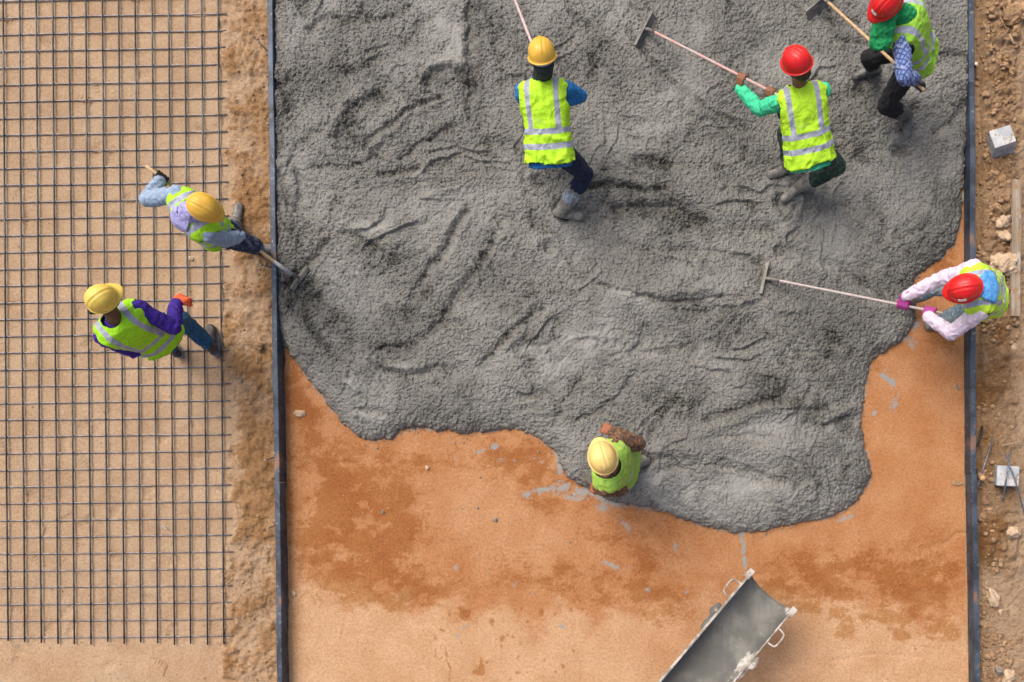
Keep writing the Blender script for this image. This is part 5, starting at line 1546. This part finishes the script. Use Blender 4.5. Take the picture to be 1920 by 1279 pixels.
# 4. left worker leaning over the form
rk = Rake("wooden-shafted rake with grey end reaching over the left form into the concrete", (545, 514, .26), (273, 311, 1.08), ((577, 501, .15), (546, 542, .13)), 0.0135, (0.48, 0.31, 0.15), (0.60, 0.42, 0.22), 0.60, tiltw=.12)
bm = bmesh.new(); tube(bm, [rk.b - rk.d * .01, rk.b + rk.d * 0.17], [0.016, 0.0155], 12)
link_mesh("sleeve_end", bm_to_mesh(bm, "s"), cloth("grey_pipe", (0.42, 0.42, 0.41), .5, .2), rk.root)
g1, g2 = rk.at(302, 333), rk.at(448, 440)
LIL = cloth("lilac_scarf", (0.36, 0.34, 0.62), .9, .25); SKY_S = cloth("grey_blue_shirt", (0.27, 0.36, 0.48), .9, .2)
def nape_drape(c):
    rows = []
    for y, hw, z in ((0.045, .065, .055), (0.0, .095, .105), (-.055, .095, .132), (-.10, .060, .138)):
        rows.append([c['TF'] @ Vector((x * hw, c['TL'] + y, z - .035 * abs(x) ** 2 + .012)) for x in (-1, -.6, -.2, .2, .6, 1)])
    return rows
worker("worker with lilac scarf and yellow hard hat raking across the left steel form",
       (388, 419, .84), (355, 399), (382, 389), (.85, .45, 30), (.55, .83, -.10), {'L': (g1, rk.d), 'R': (g2, rk.d)},
       {'R': (478, 464, .085, 1, .05), 'L': (438, 418, .085, .15, -1)},
       dict(skin=SKB, trousers=camo("dark_patterned_trousers", ((0.01, 0.015, 0.04), (0.03, 0.04, 0.08), (0.12, 0.13, 0.17))), shirt=SKY_S, vest=V4, helmet=YEL, glove_R=cloth("maroon_glove", (0.03, 0.008, 0.012)), glove_L=BLK, boot=GUM, cuff=.55),
       {'L': (-1, -.1, -.4), 'R': (.1, 1, -.8)}, {'R': (.5, .15, .1), 'L': (.3, .3, .2)},
       extras=(neck_wrap(LIL), shoulder_cloth(LIL, nape_drape, "scarf_drape")), hat=.82)

# 5. lower left walker
def free(px, py, h, ax): return (P(px, py, h), Vector(ax).normalized())
worker("worker in purple shirt, jeans and orange gloves walking across the rebar mat",
       (288, 628, .86), (214, 602), (191, 560), (.72, -.65, 10), (.72, -.62, 0), {'R': free(346, 562, .90, (.9, -.4, .1)), 'L': free(250, 628, .78, (.2, .9, 0))},
       {'R': (395, 650, .10, -.15, -1), 'L': (322, 655, .10, -.6, -.8)},
       dict(skin=SKD, trousers=cloth("blue_jeans", (0.025, 0.105, 0.20), .9, .4), shirt=cloth("purple_shirt", (0.035, 0.008, 0.22), .85, .35), vest=V5, helmet=YEL3, glove_R=cloth("orange_glove", (0.85, 0.13, 0.04), .85, .2),
            glove_L=cloth("orange_glove", (0.85, 0.13, 0.04)), boot=cloth("brown_grey_shoe", (0.07, 0.055, 0.05), .6, .5, (0.22, 0.21, 0.20), 30), cuff=.84, sole=cloth("grey_sole", (0.30, 0.30, 0.30))),
       {'R': (.55, .3, -.6), 'L': (.2, .1, -1)}, {'R': (-.2, -.6, .1), 'L': (-.3, -.9, .1)}, boots='shoe', boot_len=.25, extras=(hair(HAIRM, True),), torso_L=.49, hat=.84, tight=())

# 6. right worker in pink-white sleeves
rk = Rake("rake with thin pale grey shaft held by the worker in pink and blue gloves", (1442, 523, .17), (1768, 588, .84), ((1438, 492, .17), (1425, 551, .17)), 0.0115, (0.40, 0.33, 0.30), (0.50, 0.43, 0.40), 0.46, tiltw=.05, bcol=((0.17, 0.155, 0.13), (0.27, 0.245, 0.20)))
g1, g2 = rk.at(1694, 572), rk.at(1744, 582)
def glove2(name):
    t = NT(name)
    w = t.n("ShaderNodeTexWave"); w.inputs['Scale'].default_value = 22; w.inputs['Distortion'].default_value = 1.0; t.l(t.co(), w.inputs['Vector'])
    return t.out(t.mix(t.ramp(w.outputs['Fac'], .55, .7), (0.62, 0.015, 0.12), (0.02, 0.09, 0.40)), .85)
BCL = cloth("sky_blue_cloth", (0.10, 0.35, 0.72), .9, .2)
def blue_cape(c):
    rows = []
    for y, hw, z in ((0.045, .07, .05), (0.01, .11, .095), (-.04, .13, .125), (-.08, .10, .135)):
        rows.append([c['TF'] @ Vector((x * hw, c['TL'] + y, z - .03 * abs(x) ** 2 + .018)) for x in (-1, -.6, -.2, .2, .6, 1)])
    return rows
worker("worker in pinkish white sleeves, blue neck cloth and red hard hat beside right form",
       (1848, 553, .80), (1829, 542), (1808, 541), (-1, .12, 30), (-.12, -1, 0), {'R': (g1, rk.d), 'L': (g2, rk.d)},
       {'R': (1700, 562, zc(1706, 562) + .09, -1, .1), 'L': (1778, 606, .085, -1, .1)},
       dict(skin=SKB, trousers=cloth("faded_blue_trousers", (0.20, 0.28, 0.32), .9, .4, (0.34, 0.33, 0.29)), shirt=cloth("pinkish_white_shirt", (0.66, 0.56, 0.66), .85, .12), vest=V6, helmet=RED, glove_R=glove2("pink_blue_glove"), glove_L=glove2("pink_blue_glove_two"), boot=GUM, cuff=.5),
       {'R': (-.1, -.4, -1), 'L': (.2, 1, -.1)}, {'R': (-.8, -.3, .5), 'L': (-.8, .2, .5)},
       extras=(neck_wrap(BCL), shoulder_cloth(BCL, blue_cape, "neck_cloth"), lambda c: hat_label(c, -1.45)), torso_L=.49)

# 7. bottom worker
def brown_sleeve():
    t = NT("brown_patterned_shirt")
    c = t.mix(t.ramp(t.noise(38, 4, .6), .42, .58), (0.07, 0.035, 0.02), (0.20, 0.105, 0.055))
    c = t.mix(t.ramp(t.noise(60, 3, .6), .62, .68, 0, .7), c, (0.33, 0.25, 0.17))
    return t.out(c, .9, t.bump(t.noise(60, 4), .3, .004))
worker("worker in plain green vest and pale yellow hard hat, empty-handed at the pour's lower edge",
       (1160, 872, .84), (1141, 874), (1130, 858), (-.30, -1, 14), (.22, -1, 0), {'R': free(1133, 804, .90, (.35, 1, 0)), 'L': free(1112, 915, .74, (.2, 1, 0))},
       {'R': (1204, 864, zc(1204, 864) + .11, -.9, -.2), 'L': (1142, 895, .12, -.9, -.2)},
       dict(skin=SKR, trousers=cloth("drab_trousers", (0.12, 0.115, 0.095), .9, .3), shirt=brown_sleeve(), vest=V7, helmet=YEL2, boot=GUM, cuff=.55, piping=cloth("lime_piping", (0.30, 0.65, 0.08))),
       {'R': (.45, -.15, -1), 'L': (.6, .05, -1)}, {'R': (-.6, .2, .5), 'L': (-.8, .1, .5)}, extras=(hair(cloth("dark_brown_hair", (0.03, 0.012, 0.008), .6)),), torso_L=.48, girth=1.02, nko=1.4, tight=())
